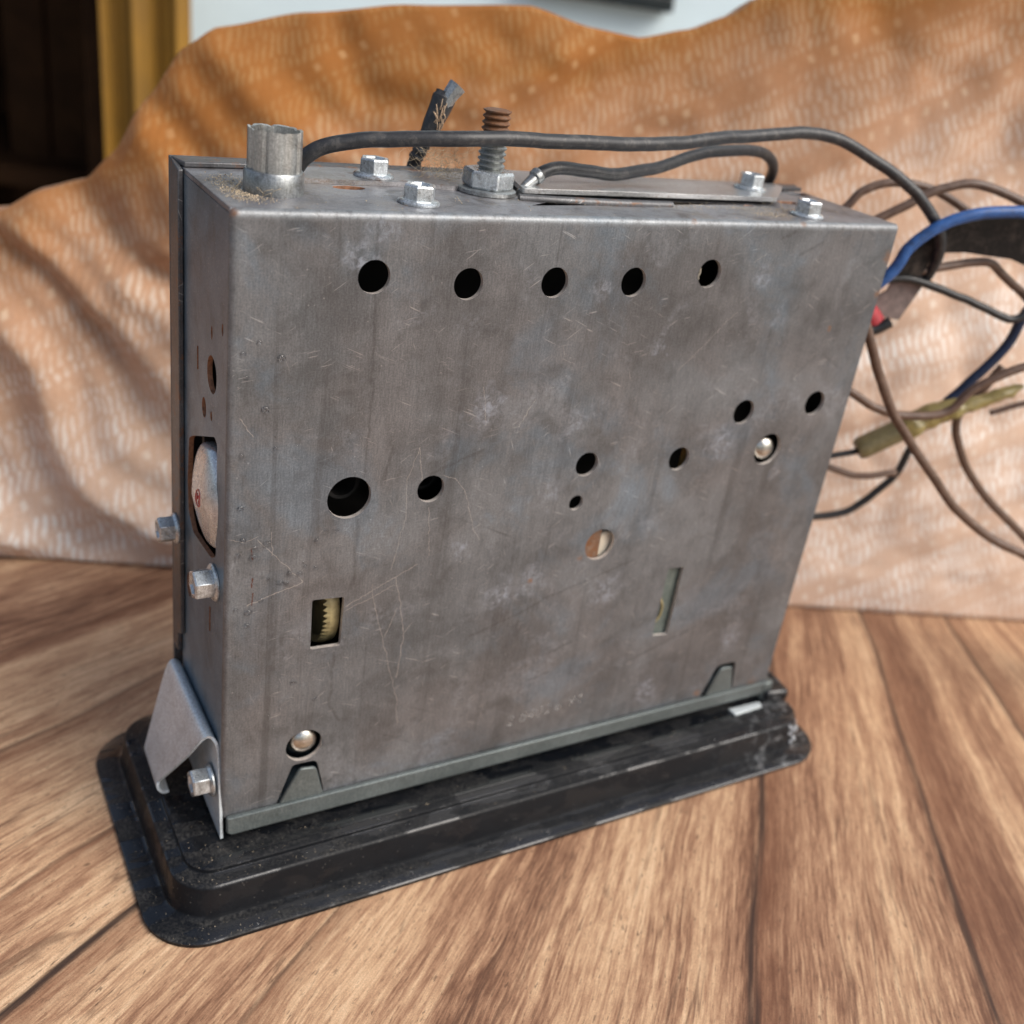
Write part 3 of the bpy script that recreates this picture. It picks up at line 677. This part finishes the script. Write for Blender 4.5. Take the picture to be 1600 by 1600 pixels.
part('bottom_panel', mb, MS, R)
# back cover with its folded lip, mitred at the corner
mb = MB()
mb.box(-1.3, W+0.6, D-1.1, D, 26.0, H+1.2)
mb.box(-1.3, W+0.6, D-1.1, D, 2.0, 25.9)
part('back_cover', mb, MCOV, R, bevel=0.25)
mb = MB()
mb.prism([(-1.3, DS, 33), (-1.3, DS, H-0.2), (-1.3, D-1.15, H+1.1), (-1.3, D-1.15, 26), (-1.3, DS+3.0, 26), (-1.3, DS+3.0, 31.5)], (1.15, 0, 0))
part('cover_lip', mb, MCOV, R, bevel=0.25)
mb = MB()
mb.prism([(0.3, DS+0.9, H+0.12), (17.0, DS+2.3, H+0.12), (30, DS+3, H+0.12), (177, DS+3, H+0.12), (177, D-1.15, H+0.12), (-1.1, D-1.15, H+0.12)], (0, 0, 1.1))
part('cover_lip', mb, MCOV, R, 'rusty top lip of the back cover', bevel=0.25)

# added black sheets giving the dark inside, behind the front, seen through the holes
mb = MB(); mb.box(4, 174, 22, 23.6, 4, 144); part('black_backing', mb, MINBLK, R)
mb = MB(); mb.box(2, 176, 25, 27, 3, 146); part('rear_black_sheet', mb, MINBLK, R)
mb = MB(); mb.box(171.5, 173, 1.6, 22, 3, 146); part('inner_black_sheet', mb, MINBLK, R)  # added to stop light and cloth showing through the right-hand hole

# bezel: outer flange, wall, shelf, raised inner plateau
def loop(x0, x1, y0, y1, r, z): return [(x, y, z) for x, y in rrect(x0, x1, y0, y1, r, 10)]
mb = MB()
L = [loop(-20.5,193.6,-20.4,63.5,14,-18.95), loop(-20.6,193.7,-20.5,63.6,14,-17.9), loop(-20.2,193.3,-20.1,63.2,14,-17.5),
     loop(-15.6,189.6,-15.4,58.8,11,-17.35), loop(-14.8,188.9,-14.4,58.0,10.5,-17.0), loop(-14.4,188.6,-14.0,57.7,10.3,-16.2), loop(-13.6,187.9,-13.2,56.9,9.8,-8.9), loop(-13.3,187.6,-12.9,56.6,9.6,-8.3), loop(-12.7,187.0,-12.3,56.0,9.2,-8.0),
     loop(-10.1,184.4,-9.4,52.6,6.8,-7.95), loop(-9.8,184.0,-9.0,52.3,6.6,-7.7), loop(-9.6,183.8,-8.8,52.0,6.5,-6.9), loop(-9.1,183.3,-8.4,51.6,6.2,-6.65), loop(-4,178,-4,46,3,-6.6)]
mb.rings(L, True, True)
part('bezel', mb, MBEZ, R, angle=42)
# raised ridge line on the plateau front and back of the chassis
mb = MB(); mb.box(4, 170, -6.4, -5.6, -6.64, -6.3); part('bezel_rib', mb, MBEZ, R, bevel=0.15)
# right corner bump of the bezel, with grey residue
mb = MB()
mb.prism([(176.5,-3.0,-6.7),(186.0,-4.5,-6.7),(187.2,4,-6.7),(187,12,-6.7),(180,18,-6.7),(178.9,4,-6.7)], (0, 0, 4.6)); part('bezel_corner', mb, MBEZ, R, bevel=1.4)
mb = MB()
for k in range(9):
    a = math.radians(random.uniform(-80, -15)); z = random.uniform(-16.5, -8.2); rr = 9.9+0.16*(-8-z)
    c = (178.0+rr*math.cos(a), -3.2+rr*math.sin(a), z); r = random.uniform(0.5, 1.25)
    n0 = len(mb.v); mb.sphere(c, (r, r, r*1.2), 10, 8)
    for q in range(n0, len(mb.v)):
        v = Vector(mb.v[q]); d = v-Vector(c); mb.v[q] = tuple(Vector(c)+d*(0.8+0.7*mnoise.noise(v*1.6)))
part('residue', mb, MGOO, R, 'grey crusty residue on the bezel corner', kind='stuff')
# casting bar with the two tabs that lock into the notches
mb = MB(); mb.prism([(1.0,-1.6,1.1),(1.0,-1.6,-3.6),(2.2,-1.6,-4.4),(175,-1.6,-3.3),(176,-1.6,-2.4),(176,-1.6,1.0)], (0, 1.45, 0)); part('trim_bar', mb, MBAR, R, bevel=0.35)
mb = MB(); mb.prism([(x, -0.75, z) for x, z in round_poly([(14.4,1.0),(19.3,10.9),(23.6,10.3),(26.0,1.0)], [0,0.9,1.2,0])], (0, 1.0, 0)); part('tab', mb, MBAR, R, bevel=0.3)
mb = MB(); mb.prism([(x, -0.75, z) for x, z in round_poly([(152.0,1.0),(155.6,10.8),(160.4,10.4),(162.6,1.0)], [0,1.6,0.6,0])], (0, 1.0, 0)); part('tab', mb, MBAR, R, bevel=0.3)
mb = MB(); mb.prism([(162.6,-0.9-0.8,-6.55),(175.2,-1.3-0.8,-6.5),(174.6,-4.4,-6.5),(162.9,-5.0,-6.55)], (0, 0, 0.7)); part('metal_chip', mb, MCHIP, R, 'pale rectangular metal chip lying on the bezel', bevel=0.15)
mb = MB(); mb.box(176.2, 180.5, -1.5, 20, -6.5, 0.6); part('casting_end', mb, MBAR, R, bevel=0.8)

# hex bolts with flange
def bolt(c, axis, r=3.5, fl=4.5, h=4.0, rot=0.3, label=None, mat=None):
    mb = MB(); ax = Vector(axis).normalized(); e = ax.orthogonal().normalized(); e = Matrix.Rotation(rot, 3, ax) @ e
    mb.lathe(c, axis, [(fl, 0), (fl, 0.45), (fl*0.93, 0.75), (r*1.02, 1.0)], 28)
    mb.lathe(c, axis, [(r, 0.9), (r, h-0.35), (r*0.9, h), (r*0.66, h), (r*0.6, h-0.5)], 6, up=e)
    return part('bolt', mb, mat or MZN, R, label, bevel=0.12)
bolt((42.0, 8.9, H), (0, 0, 1), rot=0.2)
bolt((40.3, 29.5, H+1.05), (0, 0, 1), rot=0.35)
bolt((149.3, 28.6, H+2.1), (0, 0, 1), rot=0.25)
bolt((151.3, 7.4, H), (0, 0, 1), rot=0.1)
bolt((-1.3, 37.6, 62.2), (-1, 0, 0), r=3.3, fl=3.9, h=4.6, rot=0.4)
bolt((0, 8.3, 63.6), (-1, 0, 0.0), r=3.6, fl=4.4, h=5.0, rot=0.2)
bolt((-0.9, 6.3, 8.0), (-1, 0, 0), r=3.6, fl=4.2, h=5.0, rot=0.5)

# antenna socket
mb = MB(); mb.lathe((13.0, 15.6, H), (0, 0, 1), [(6.0, 0), (6.05, 0.5), (5.95, 4.0), (5.7, 4.35), (5.2, 4.35)], 40)
sk = part('antenna_socket', mb, MZD, R)
mb = MB(); n = 48; rings = []
seams = [0.3, 1.5, 2.3, 3.35, 4.05, 4.75, 5.5]
for h, k in ((4.3, 0), (5.0, 0), (10.6, 0), (12.1, 1)):
    ring = []
    for i in range(n):
        a = 2*PI*i/n; g = min(abs((a-q+PI) % (2*PI)-PI) for q in seams)
        r = 5.35+0.10*math.sin(3*a+1)-0.5*max(0, 1-g/0.15)
        hh = h+(0.22*mnoise.noise(Vector((a*1.6, 0, 5)))-(0.25 if g < 0.07 else 0))*k
        ring.append((13.0+r*math.cos(a), 15.6+r*math.sin(a), H+hh))
    rings.append(ring)
for dr, h in ((0.55, 12.1), (0.6, 5.5)):
    rings.append([(13.0+(x-13.0)*(1-dr/5.3), 15.6+(y-15.6)*(1-dr/5.3), (z-0.15 if h > 10 else H+h)) for x, y, z in rings[3]])
mb.rings(rings); part('sleeve', mb, MTIN, sk, angle=30).location = (0, 0, 0)

# straps along the top
mb = plate(round_poly([(21.5,24.6),(45,24.2),(57,22.2),(62,25),(84,38.5),(84,40.8),(24,40.8)], 0.8), [], 1.0, lambda a, b_, d: (a, b_, H+1.3+d-1.25)); part('strap', mb, MSTR, R, 'brown grey strap under the left bolt')
mb = plate(round_poly([(72,17.6),(105,18.2),(150.5,18.4),(166,33.8),(166,36.8),(78,38.6)], 0.8), [], 1.1, lambda a, b_, d: (a, b_, H+1.0+d)); part('strap', mb, MBRI, R, 'bright silver strap across the right half', bevel=0.15)
mb = MB(); mb.tube([(70, 15.6, H+0.3), (80, 13.4, H+0.5), (95, 12.8, H+0.4), (112, 13.6, H+0.2)], 1.0, 10); part('folded_rim', mb, MCOV, R)
# stud bolt with nut and washer
mb = MB(); prof = []; z = 0.0
while z < 17.6:
    prof += [(2.55, z), (3.2, z+0.55), (3.2, z+0.75)]; z += 1.3
mb.lathe((65.6, 22.5, H+0.2), (0.0, 0, 1), prof[:27], 24)
st = part('stud_bolt', mb, MTHR, R, angle=20)
mb = MB(); mb.lathe((65.7, 22.5, H+0.2), (0, 0, 1), [(a, b_+11.7) for a, b_ in prof[:15]]+[(2.4, 17.9)], 24); part('stud_tip', mb, MRUST, st, 'rusty upper end of the stud', angle=20).location = (0, 0, 0)
mb = MB(); mb.lathe((65.0, 22.3, H+0.15), (0, 0, 1), [(6.9, 0), (6.9, 0.8), (6.5, 1.0), (3, 1.0)], 32); part('washer', mb, MZD, R)
mb = MB(); mb.lathe((65.2, 22.3, H+1.2), (0.0, 0, 1), [(5.5, 0), (6.0, 0.5), (6.0, 3.3), (5.4, 3.9), (3.3, 3.9)], 6, up=(math.cos(0.42), math.sin(0.42), 0)); part('nut', mb, MZN, R, bevel=0.3)

# spring clip low on the left side
def ribbon(mb, A, B, th):
    """sheet swept between two profile lists A (back edge) and B (front edge)"""
    a = smooth(A, 5); b_ = smooth(B, 5); n = len(a); r0, r1 = [], []
    def off(l, i):
        t_ = (l[min(i+1, n-1)]-l[max(i-1, 0)]).normalized(); w = (b_[i]-a[i]).normalized(); return t_.cross(w).normalized()*th
    rows = []
    for i in range(n): rows.append([a[i], b_[i], b_[i]+off(b_, i), a[i]+off(a, i)])
    mb.rings(rows, True, True)
mb = MB()
ribbon(mb, [(-0.35,34.0,-4.0),(-0.4,35.5,10),(-0.6,37.0,19.5),(-2.0,37.6,22.6),(-3.4,38.0,21.0),(-5.3,38.5,13.0),(-9.2,39.0,-4.6)],
           [(-0.35,-0.4,-5.8),(-0.4,1.2,8),(-0.5,3.0,19.0),(-1.6,4.4,22.2),(-3.0,6.2,20.5),(-5.2,11.5,12.0),(-10.4,19.5,-1.0)], 0.7)
ribbon(mb, [(-9.2,39.0,-4.6),(-9.3,38.9,-5.6),(-8.6,38.6,-6.2),(-7.2,38.3,-6.0)], [(-10.4,19.5,-1.0),(-10.5,19.0,-2.3),(-9.6,18.6,-3.4),(-8.4,18.4,-3.2)], 0.7)
part('spring_clip', mb, MCLIP, R, angle=60)

# capacitor in the side opening
mb = MB(); M = Matrix.Rotation(math.radians(-13), 3, 'X') @ Matrix.Rotation(math.radians(0), 3, 'Z')
rows = []
for j in range(17):
    th = -PI/2+PI*j/16; c_ = math.copysign(abs(math.cos(th))**0.55, 1); s_ = math.sin(th)
    row = []
    for i in range(28):
        a = 2*PI*i/28; ca = math.copysign(abs(math.cos(a))**0.75, math.cos(a)); sa = math.copysign(abs(math.sin(a))**0.75, math.sin(a))
        w = 1.0-0.28*max(0, -s_)
        row.append(M @ Vector((4.6*ca*(c_*0.92+0.08)*(1-0.25*abs(s_)), 9.3*sa*(c_*0.9+0.1)*w-1.6*s_**2*0, 11.8*s_))+Vector((2.0, 14.8, 82.0)))
    rows.append(row)
mb.rings(rows); cp = part('capacitor', mb, MCAP, R, angle=60)
from mathutils.bvhtree import BVHTree
bv = BVHTree.FromPolygons([Vector(q) for q in mb.v], mb.f)
def on_cap(y, z):
    h = bv.ray_cast(Vector((-30, y, z)), Vector((1, 0, 0)))[0]
    return (h.x-0.03, y, z) if h else (-2, y, z)
mb = MB(); EY, EZ = 13.4, 82.6
mb.tube([on_cap(EY+1.5*math.cos(2*PI*i/32), EZ+2.0*math.sin(2*PI*i/32)) for i in range(33)], 0.13, 6, 2)
mb.tube([on_cap(EY+a, EZ+b_) for a, b_ in ((0.75,-1.1),(0.55,1.0),(0.0,-0.2),(-0.5,0.9),(-0.65,-1.1))], 0.13, 6, 3)
part('emblem', mb, MEMB, cp).location = (0, 0, 0)
mb = MB(); mb.sphere((4.0, 11, 70.5), (2.5, 6, 2.2), 14, 8); part('glass_bead', mb, MZD, R)
mb = MB(); mb.box(7.5, 8.5, 3, 33, 64, 104); part('inner_black_sheet', mb, MINBLK, R)

# things seen through the front holes
mb = MB(); rows = []; nt = 50                                                     # toothed wheel in the rectangular window
def wheel(x, r, tooth=0.0, dr=0.0): return [(x-(tooth if i % 2 else 0), 14.6-(r+(dr if i % 2 else 0))*math.cos(PI*i/nt), 52.5+(r+(dr if i % 2 else 0))*math.sin(PI*i/nt)) for i in range(nt*2)]
rows = [wheel(28.4, 11.4), wheel(28.3, 12.1), wheel(28.1, 12.3), wheel(25.9, 12.45), wheel(25.3, 12.0, 1.1, -0.1), wheel(25.6, 10.4)]
mb.rings(rows); part('gear', mb, MGEAR, R, 'cream toothed wheel seen through the rectangular window', angle=25)
mb = MB(); mb.box(123, 133, 1.5, 2.5, 24, 54); part('lever', mb, MSLOT, R, bevel=0.2)
mb = MB(); mb.tube([(126.2, 1.5, 41), (127.4, 1.2, 38), (127.3, 1.2, 35), (126.0, 1.5, 32)], 0.35, 6); part('lever_wire', mb, MGEAR, R)
def dome(c, r, name, mat, label=None):
    mb = MB(); mb.lathe(c, (0, -1, 0), [(r, 0), (r*0.97, 0.6), (r*0.86, 1.4), (r*0.66, 2.1), (r*0.4, 2.6), (r*0.18, 2.8), (0.05, 2.85)], 28)
    return part(name, mb, mat, R, label, angle=60)
dome((152.9, 3.7, 84.9), 4.3, 'screw_head', MDOME)
dome((21.2, 3.6, 17.0), 4.3, 'screw_head', MDOME)
mb = MB(); mb.box(92, 100.6, 1.4, 2.1, 56, 70); part('rusty_plate', mb, MRUST, R)
mb = MB(); mb.lathe((103.2, 3.6, 61.6), (0, -1, 0), [(4.0, 0), (4.0, 1.2), (3.6, 1.6), (0.1, 1.7)], 28); part('disc', mb, MCREAM, R)
for x, z, r in ((27.5, 85.7, 4.2), (47.6, 85.6, 4.0), (90.7, 87.5, 3.6), (120.3, 86.1, 3.6)):
    mb = MB(); mb.lathe((x+1.0, 20, z+0.4), (0, -1, 0), [(r, 0), (r, 13), (r*0.8, 13), (r*0.8, 4)], 24, False, True); part('coil_core', mb, MINBLK, R)
mb = MB(); mb.box(123.4, 126, 2.4, 3.2, 82, 90); part('brass_strip', mb, plain('brass', (0.35, 0.22, 0.07), 0.4, 0.6), R)
mb = MB(); mb.tube([(115.0, 4, 136.8), (116.0, 3.2, 136.9), (116.4, 3.0, 135.5), (116.2, 3.2, 134.5), (116.8, 3.6, 133.6)], 0.22, 6); part('wire_end', mb, MCREAM, R)

# cables on top
def cable(name, pts, r, mat, label=None, parent=R):
    mb = MB(); mb.tube(pts, r, 12, 9, wob=0.65); return part(name, mb, mat, parent, label, angle=180)
cable('cable', [(21.5,30,147.5),(21.8,28,151.0),(23.4,26,154.2),(28.2,24,156.8),(40.8,20,159.6),(60.1,16,161.7),(84.5,18,161.7),(115.2,22,162.1),(138.5,26,164.1),(159.8,28,166.0),(173.2,27,165.8),(186.6,23,161.6),(198.2,17.8,155.6),(208.5,13.4,147.0),(214,13,138),(216,17,128)], 1.65, MCAB, 'long black cable arching over the top to the right')
cable('cable', [(78.2,22.5,152.6),(80.0,22.5,154.0),(85.4,23,154.8),(94.1,25,154.0),(104.1,27,153.3),(116.8,30,154.8),(135.6,34,158.7),(154.4,38,159.3),(166.5,42.5,157.3),(172.5,46,152.5),(173.2,48,146),(173,49,132)], 1.55, MCAB, 'short black cable soldered beside the nut')
mb = MB(); mb.tube([(72.6,20.4,149.4),(74.6,21.6,150.4),(77.6,22.4,152.4)], lambda q: 0.7+0.75*q, 10, 5); part('solder_lug', mb, MZD, R)
mb = MB(); mb.lathe((77.5,22.4,152.3), (0.7,0.1,0.55), [(1.7,0),(1.95,0.3),(1.95,1.5),(1.6,1.9)], 10); part('ferrule', mb, MZD, R)
stub = cable('cable_stub', [(58.0,49,132),(57.8,46,149),(58.6,45,153.3),(60.1,45,156.2)], lambda q: 1.9-0.3*math.sin(q*19)**2, MBLK, 'frayed end of a cut black cable standing behind the cover')
mb = MB(); mb.tube([(59.8,45,155.6),(61.0,45,159.5),(62.6,45.2,163.0),(64.0,45.4,166.6)], lambda q: 2.0+1.0*q-0.5*(q > 0.93), 12, 6); part('torn_sheath', mb, MCAB, stub).location = (0, 0, 0)
mb = MB(); mb.tube([(62.8,44.2,163.0),(64.2,44.0,166.0),(66.0,43.8,168.6)], lambda q: 1.5+0.7*q, 9, 5); part('braid', mb, MZD, stub).location = (0, 0, 0)
mb = MB()
for k in range(14):
    x = random.uniform(59.8, 62.6); z = random.uniform(157.5, 164)
    mb.tube([(x, 42.6, z), (x+random.uniform(-0.2, 0.6), 42.2, z+1.0), (x+random.uniform(-0.6, 0.8), 42.5, z+2.4)], 0.13, 5, 3)
part('strand', mb, plain('bare_copper_strand', (0.55, 0.40, 0.27), 0.4, 0.5), stub, kind='stuff').location = (0, 0, 0)

# wires at the right end
WR = 1.45
wires = [
 ('wire', [(174,46,120),(186,44,132),(197.9,39.7,143.3),(202.8,37.7,150.0),(211.3,34.0,153.4),(223.0,28.9,152.8),(236.5,23.1,147.2),(255,14,141),(285,-6,138),(312,-22,70),(322,-24,-17.3)], 1.3, MBRN, 'brown wire making the low arch behind'),
 ('wire', [(174,38,124),(190,35,132),(203.3,29.8,143.5),(210.8,26.6,149.0),(218.7,23.2,154.0),(229.1,18.7,157.0),(245.8,11.5,153.5),(264,3,148),(290,-12,132),(318,-26,60),(331,-30,-17.3)], 1.4, MBRN, 'brown wire making the high arch behind'),
 ('wire', [(179,24,112),(189,18.5,121),(197.4,14.9,131.7),(200.7,13.5,139.2),(207.6,10.5,146.6),(217.2,6.4,150.9),(231.2,0.4,153.0),(248,-7,153.5),(285,-18,140),(314,-30,66),(326,-36,-17)], 1.75, MBLU, 'bright blue wire'),
 ('wire', [(179,28,124),(190,24,126.5),(202.3,19.4,127.9),(210.6,15.8,128.5),(224.9,9.6,125.7),(238.1,4.0,121.2),(242.6,2.0,120.5),(249,-0.8,123.8),(272,-10,134),(300,-20,118),(320,-32,50),(336,-36,-17.4)], 1.25, MBLK, 'thin black wire under the dark tape'),
 ('wire', [(212,17,131.5),(222.4,14.3,134.0),(233.4,10.6,135.9),(240.6,8.5,132.2),(253.8,3.8,122.8),(278,-8,96),(306,-20,50),(318,-34,-17.3)], 1.3, MBRN, 'brown wire leaving the dark tape'),
 ('wire', [(322,-40,-17),(312,-28,70),(284,-12,136),(258,-2,136),(248.7,1.6,124.3),(245.5,3.0,110.5),(237.6,6.3,97.4),(233.4,8.1,91.2)], 1.6, MNAV, 'dark blue wire entering the yellow sleeve'),
 ('wire', [(178.5,12,128),(182.5,9,122),(186.0,6.7,116.4),(193.1,3.7,103.5),(200.1,0.7,92.1),(209.8,-3.5,82.1),(224.1,-9.6,67.4),(240.3,-16.6,54.6),(257.5,-24.0,47.1),(276,-32,34),(300,-40,8),(330,-46,-16.5),(352,-44,-17.2)], 1.45, MBRN, 'long brown wire falling in front of the cloth'),
 ('wire', [(174,22,108),(183,17,101),(192.0,12.9,96.0),(201.9,8.6,91.2),(212.1,4.3,89.7),(223.0,-0.5,92.3),(230.0,-3.5,101.1),(242.8,-9.0,109.7),(258,-15,114),(285,-22,100),(312,-34,40),(328,-44,-17.2)], 1.35, MBRN, 'brown wire crossing over the yellow sleeve'),
 ('wire', [(252,6,103),(247.4,7.6,93.5),(243.4,9.3,86.3),(246.0,8.2,76.3),(258.1,3.0,60.8),(282.8,-7.7,40.5),(304,-17,20),(330,-26,-14),(350,-26,-17.2)], 1.4, MBRN, 'brown wire hanging down at the right edge'),
 ('wire', [(174,32,62),(188,25.5,66),(200.6,20.1,69.7),(210.5,15.9,73.4)], 1.0, MBLK, 'short black wire into the olive connector'),
 ('wire', [(174,36,72),(190,29,68),(203.8,23.0,64.8),(214.8,18.3,62.1),(226.6,13.2,64.6)], 1.1, MBRN, 'short brown wire under the connector'),
 ('wire', [(174,40,46),(195,33,42.5),(209.1,27.3,43.1),(221.3,22.0,47.2),(230.9,17.9,59.1),(234.6,16.3,71.3)], 1.3, MBLK, 'dark wire looping lowest at the right'),
 ('wire', [(258,8.4,85.8),(260.4,7.4,86.5),(269.9,3.3,90.3),(284,-4,92),(306,-18,50),(316,-22,-17.5)], 1.0, MBRN, 'short brown tail at the right edge'),
]
for nm, pts, r, mat, lab in wires: cable(nm, pts, r, mat, lab)
def sheet(name, poly, d, mat, label=None, bevel=0.2, warp=0.0):
    mb = MB(); n = len(poly); mb.prism(poly, d); return part(name, mb, mat, R, label, bevel=bevel)
sheet('tape_strip', [(200.0,20,126.5),(203.0,19.0,129.9),(206.1,17.7,137.2),(214.9,13.9,145.1),(224.9,9.6,148.9),(237.3,4.3,151.3),(246,0.6,152.5),(250,-1,136),(242.5,2.0,136.4),(236,4.8,138.3),(228.6,8.0,138.4),(222.5,10.7,138.6),(216.8,13.2,137.8),(213.1,14.7,134.7),(211.9,15.2,130.6)], (0.35, 0.9, 0.1), MTAPE, 'dark brown insulating tape strip along the blue wire')
sheet('tape_patch', [(201.2,22,121),(205.1,20.3,124.2),(206.0,19.9,128.9),(214.6,16.2,133.2),(214.8,16.1,126.4),(211.1,17.7,115.9),(205.2,20.3,116.2)], (0.35, 0.9, 0.1), MPAD, 'greyish brown tape patch around the red plug')
mb = MB(); mb.tube([(186,26,129),(194,22.6,122),(200.6,20.4,116.2),(203,19.6,113.6)], 3.7, 14, 5); part('red_plug', mb, MRED, R)
mb = MB(); mb.tube([(195,20,113.5),(200.2,17.6,113.0),(204.6,15.4,116.2)], 1.7, 10, 5); part('plug_boot', mb, MBLK, R)
ax0, ax1 = Vector((208.7,16.6,73.0)), Vector((226.5,9.0,85.8))
mb = MB(); mb.tube([ax0, ax0.lerp(ax1, 0.5), ax1], lambda q: 3.7 if 0.03 < q < 0.97 else 3.2, 14, 8); part('connector', mb, MOLV, R)
mb = MB(); mb.tube([ax1-(ax1-ax0)*0.35+Vector((0, -0.3, 0.5)), ax1+Vector((0, 0, 0.3)), (234.5,5.6,90.0), (243,2.2,93.5), (253.5,-2.0,99.3)], lambda q: 3.6*(1-q)**0.7+0.9+0.5*math.sin(q*23)*math.sin(q*9), 12, 7)
mb.v = [tuple(Vector(q)+mnoise.noise_vector(Vector(q)*0.35)*0.9) for q in mb.v]; part('sleeve', mb, MYEL, R, 'crumpled translucent yellow sleeve')

# ------------------------------------------------------------------ stamped number, droplets, dust, lint
fc = bpy.data.curves.new('tmp', 'FONT'); fc.body = '2 8402 u 94'; fc.size = 5.2; fc.extrude = 0.02; fc.shear = 0.25
fo = bpy.data.objects.new('tmp', fc); C.objects.link(fo)
me = bpy.data.meshes.new_from_object(fo.evaluated_get(bpy.context.evaluated_depsgraph_get()))
M = Matrix.Rotation(math.radians(6), 3, 'Z'); mb = MB()
mb.add([((M @ v.co).x+79, -0.03-v.co.z, (M @ v.co).y+7.6) for v in me.vertices], [tuple(p.vertices) for p in me.polygons])
bpy.data.objects.remove(fo); bpy.data.curves.remove(fc); bpy.data.meshes.remove(me)
part('stamped_number', mb, MSTAMP, R, 'faint worn stamped number low on the front')

DROPS = [(25.3,17.0),(13.9,65.7),(14.4,68.1),(16.8,67.7),(6.0,73.6),(3.7,78.2),(6.3,75.9),(9.1,76.6),(18.1,69.5),(20.5,68.8),(20.4,75.8),(25.2,77.9),(8.1,62.3),(12.4,66.1),(3.0,86.1),(16.6,37.6),(22.4,31.4),(5.3,59.6),(5.1,56.0),(2.4,60.7),(2.6,74.5),(9.7,67.5),(22.6,77.9),(23.0,82.7),(10.1,99.5),(3.0,98.3),(7.7,108.4),(3.6,115.6),(6.0,122.8),(2.8,120.6),(10.7,119.3)]
mb = MB()
for i, (x, z) in enumerate(DROPS):
    r = random.uniform(0.42, 0.78); mb.sphere((x, -0.08, z), (r*random.uniform(0.9, 1.5), r*0.5, r), 12, 8)
for k in range(60):
    x = random.uniform(2.2, 26); z = random.uniform(10, 125); r = random.uniform(0.12, 0.28)
    if all((x-a)**2+(z-b_)**2 > (c_+0.6)**2 for a, b_, c_ in HOLES) and not (19 < x < 29.5 and 45 < z < 61.5): mb.sphere((x, -0.03, z), (r, r*0.5, r), 8, 6)
part('droplet', mb, MWAT, R, kind='stuff', angle=180)
def bezel_z(x, y): return -6.55
mb = MB()
for k in range(46):
    x = random.uniform(-3, 180); y = -random.choice([random.uniform(3, 8), random.uniform(9.8, 11.8), random.uniform(16, 19.5)])
    z = -6.65 if y > -8.3 else (-7.98 if y > -12.5 else -17.5)
    r = random.uniform(0.2, 0.6); mb.sphere((x, y, z), (r*1.2, r, r*0.6), 8, 6)
part('droplet', mb, MWAT, R, 'water droplets on the black bezel', kind='stuff', angle=180)
mb = MB()
def grain(x, y, z, s_):
    a = [Vector((random.uniform(-1, 1), random.uniform(-1, 1), random.uniform(-0.3, 0.9)))*s_+Vector((x, y, z)) for _ in range(4)]
    mb.add(a, [(0, 1, 2), (0, 2, 3), (0, 3, 1), (1, 3, 2)])
for k in range(3200):
    q = random.random()
    if q < 0.6: x, y = random.gauss(6.5, 2.6), random.triangular(4, 32, 14)
    elif q < 0.7: x, y = random.gauss(141, 6), random.gauss(7.5, 1.6)
    elif q < 0.9: x, y = random.uniform(105, 160), random.gauss(14, 1.5)
    else: x, y = random.uniform(2, 176), random.uniform(1.8, 20)
    if not (1.5 < x < 177 and 1.5 < y < 33): continue
    if (x-13)**2+(y-15.6)**2 < 40: continue
    grain(x, y, H+0.05, random.uniform(0.08, 0.26))
part('sawdust', mb, MDUST, R, 'pale sawdust grains scattered on the top', kind='stuff', angle=10)
mb = MB(); random.seed(11)
for k in range(900):
    y = random.uniform(-20, -2) if k % 3 else random.uniform(-2, 50); x = random.uniform(-19, 185) if k % 3 else random.uniform(-19, -1)
    if k % 2 == 0: x = random.triangular(-19, 60, -8)
    if x > -1 and y > -3: continue
    inx = min(x+20.5, y+20.5)
    z = -6.6 if inx > 12.5 else (-7.97 if 8.3 < inx < 10.6 else (-17.4 if inx < 5 else None))
    if z is None: continue
    grain(x, y, z, random.uniform(0.06, 0.2))
part('grit', mb, MDUST, R, 'fine grit on the black bezel', kind='stuff', angle=10)
mb = MB(); random.seed(5)
for k in range(130):
    c = Vector((random.gauss(57.5, 3.2), random.gauss(31, 3), H+random.uniform(1.2, 6.5)))
    p = [c]; d = Vector((random.uniform(-1, 1), random.uniform(-1, 1), random.uniform(-0.6, 0.7)))
    for j in range(4):
        d = (d+Vector((random.uniform(-1, 1), random.uniform(-1, 1), random.uniform(-1, 1)))*0.8).normalized(); q = p[-1]+d*random.uniform(0.9, 1.9); q.z = max(q.z, H+1.4); p.append(q)
    mb.tube(p, 0.035, 3, 3, cap=False)
part('lint', mb, MLINT, R, 'tuft of pale lint caught beside the stud', kind='stuff', angle=180)
mb = MB()
for k in range(16):
    x = random.choice([9, 10, 52, 70, 146, 4]); y = random.uniform(5, 20); a = random.uniform(0, 6.3)
    mb.tube([(x, y, H+0.3), (x+1.4*math.cos(a), y+1.4*math.sin(a), H+random.uniform(0.6, 2.0)), (x+2.2*math.cos(a+0.8), y+2.2*math.sin(a+0.8), H+random.uniform(0.5, 3.2))], 0.05, 4, 4)
part('fibre', mb, MLINT, R, kind='stuff', angle=180)
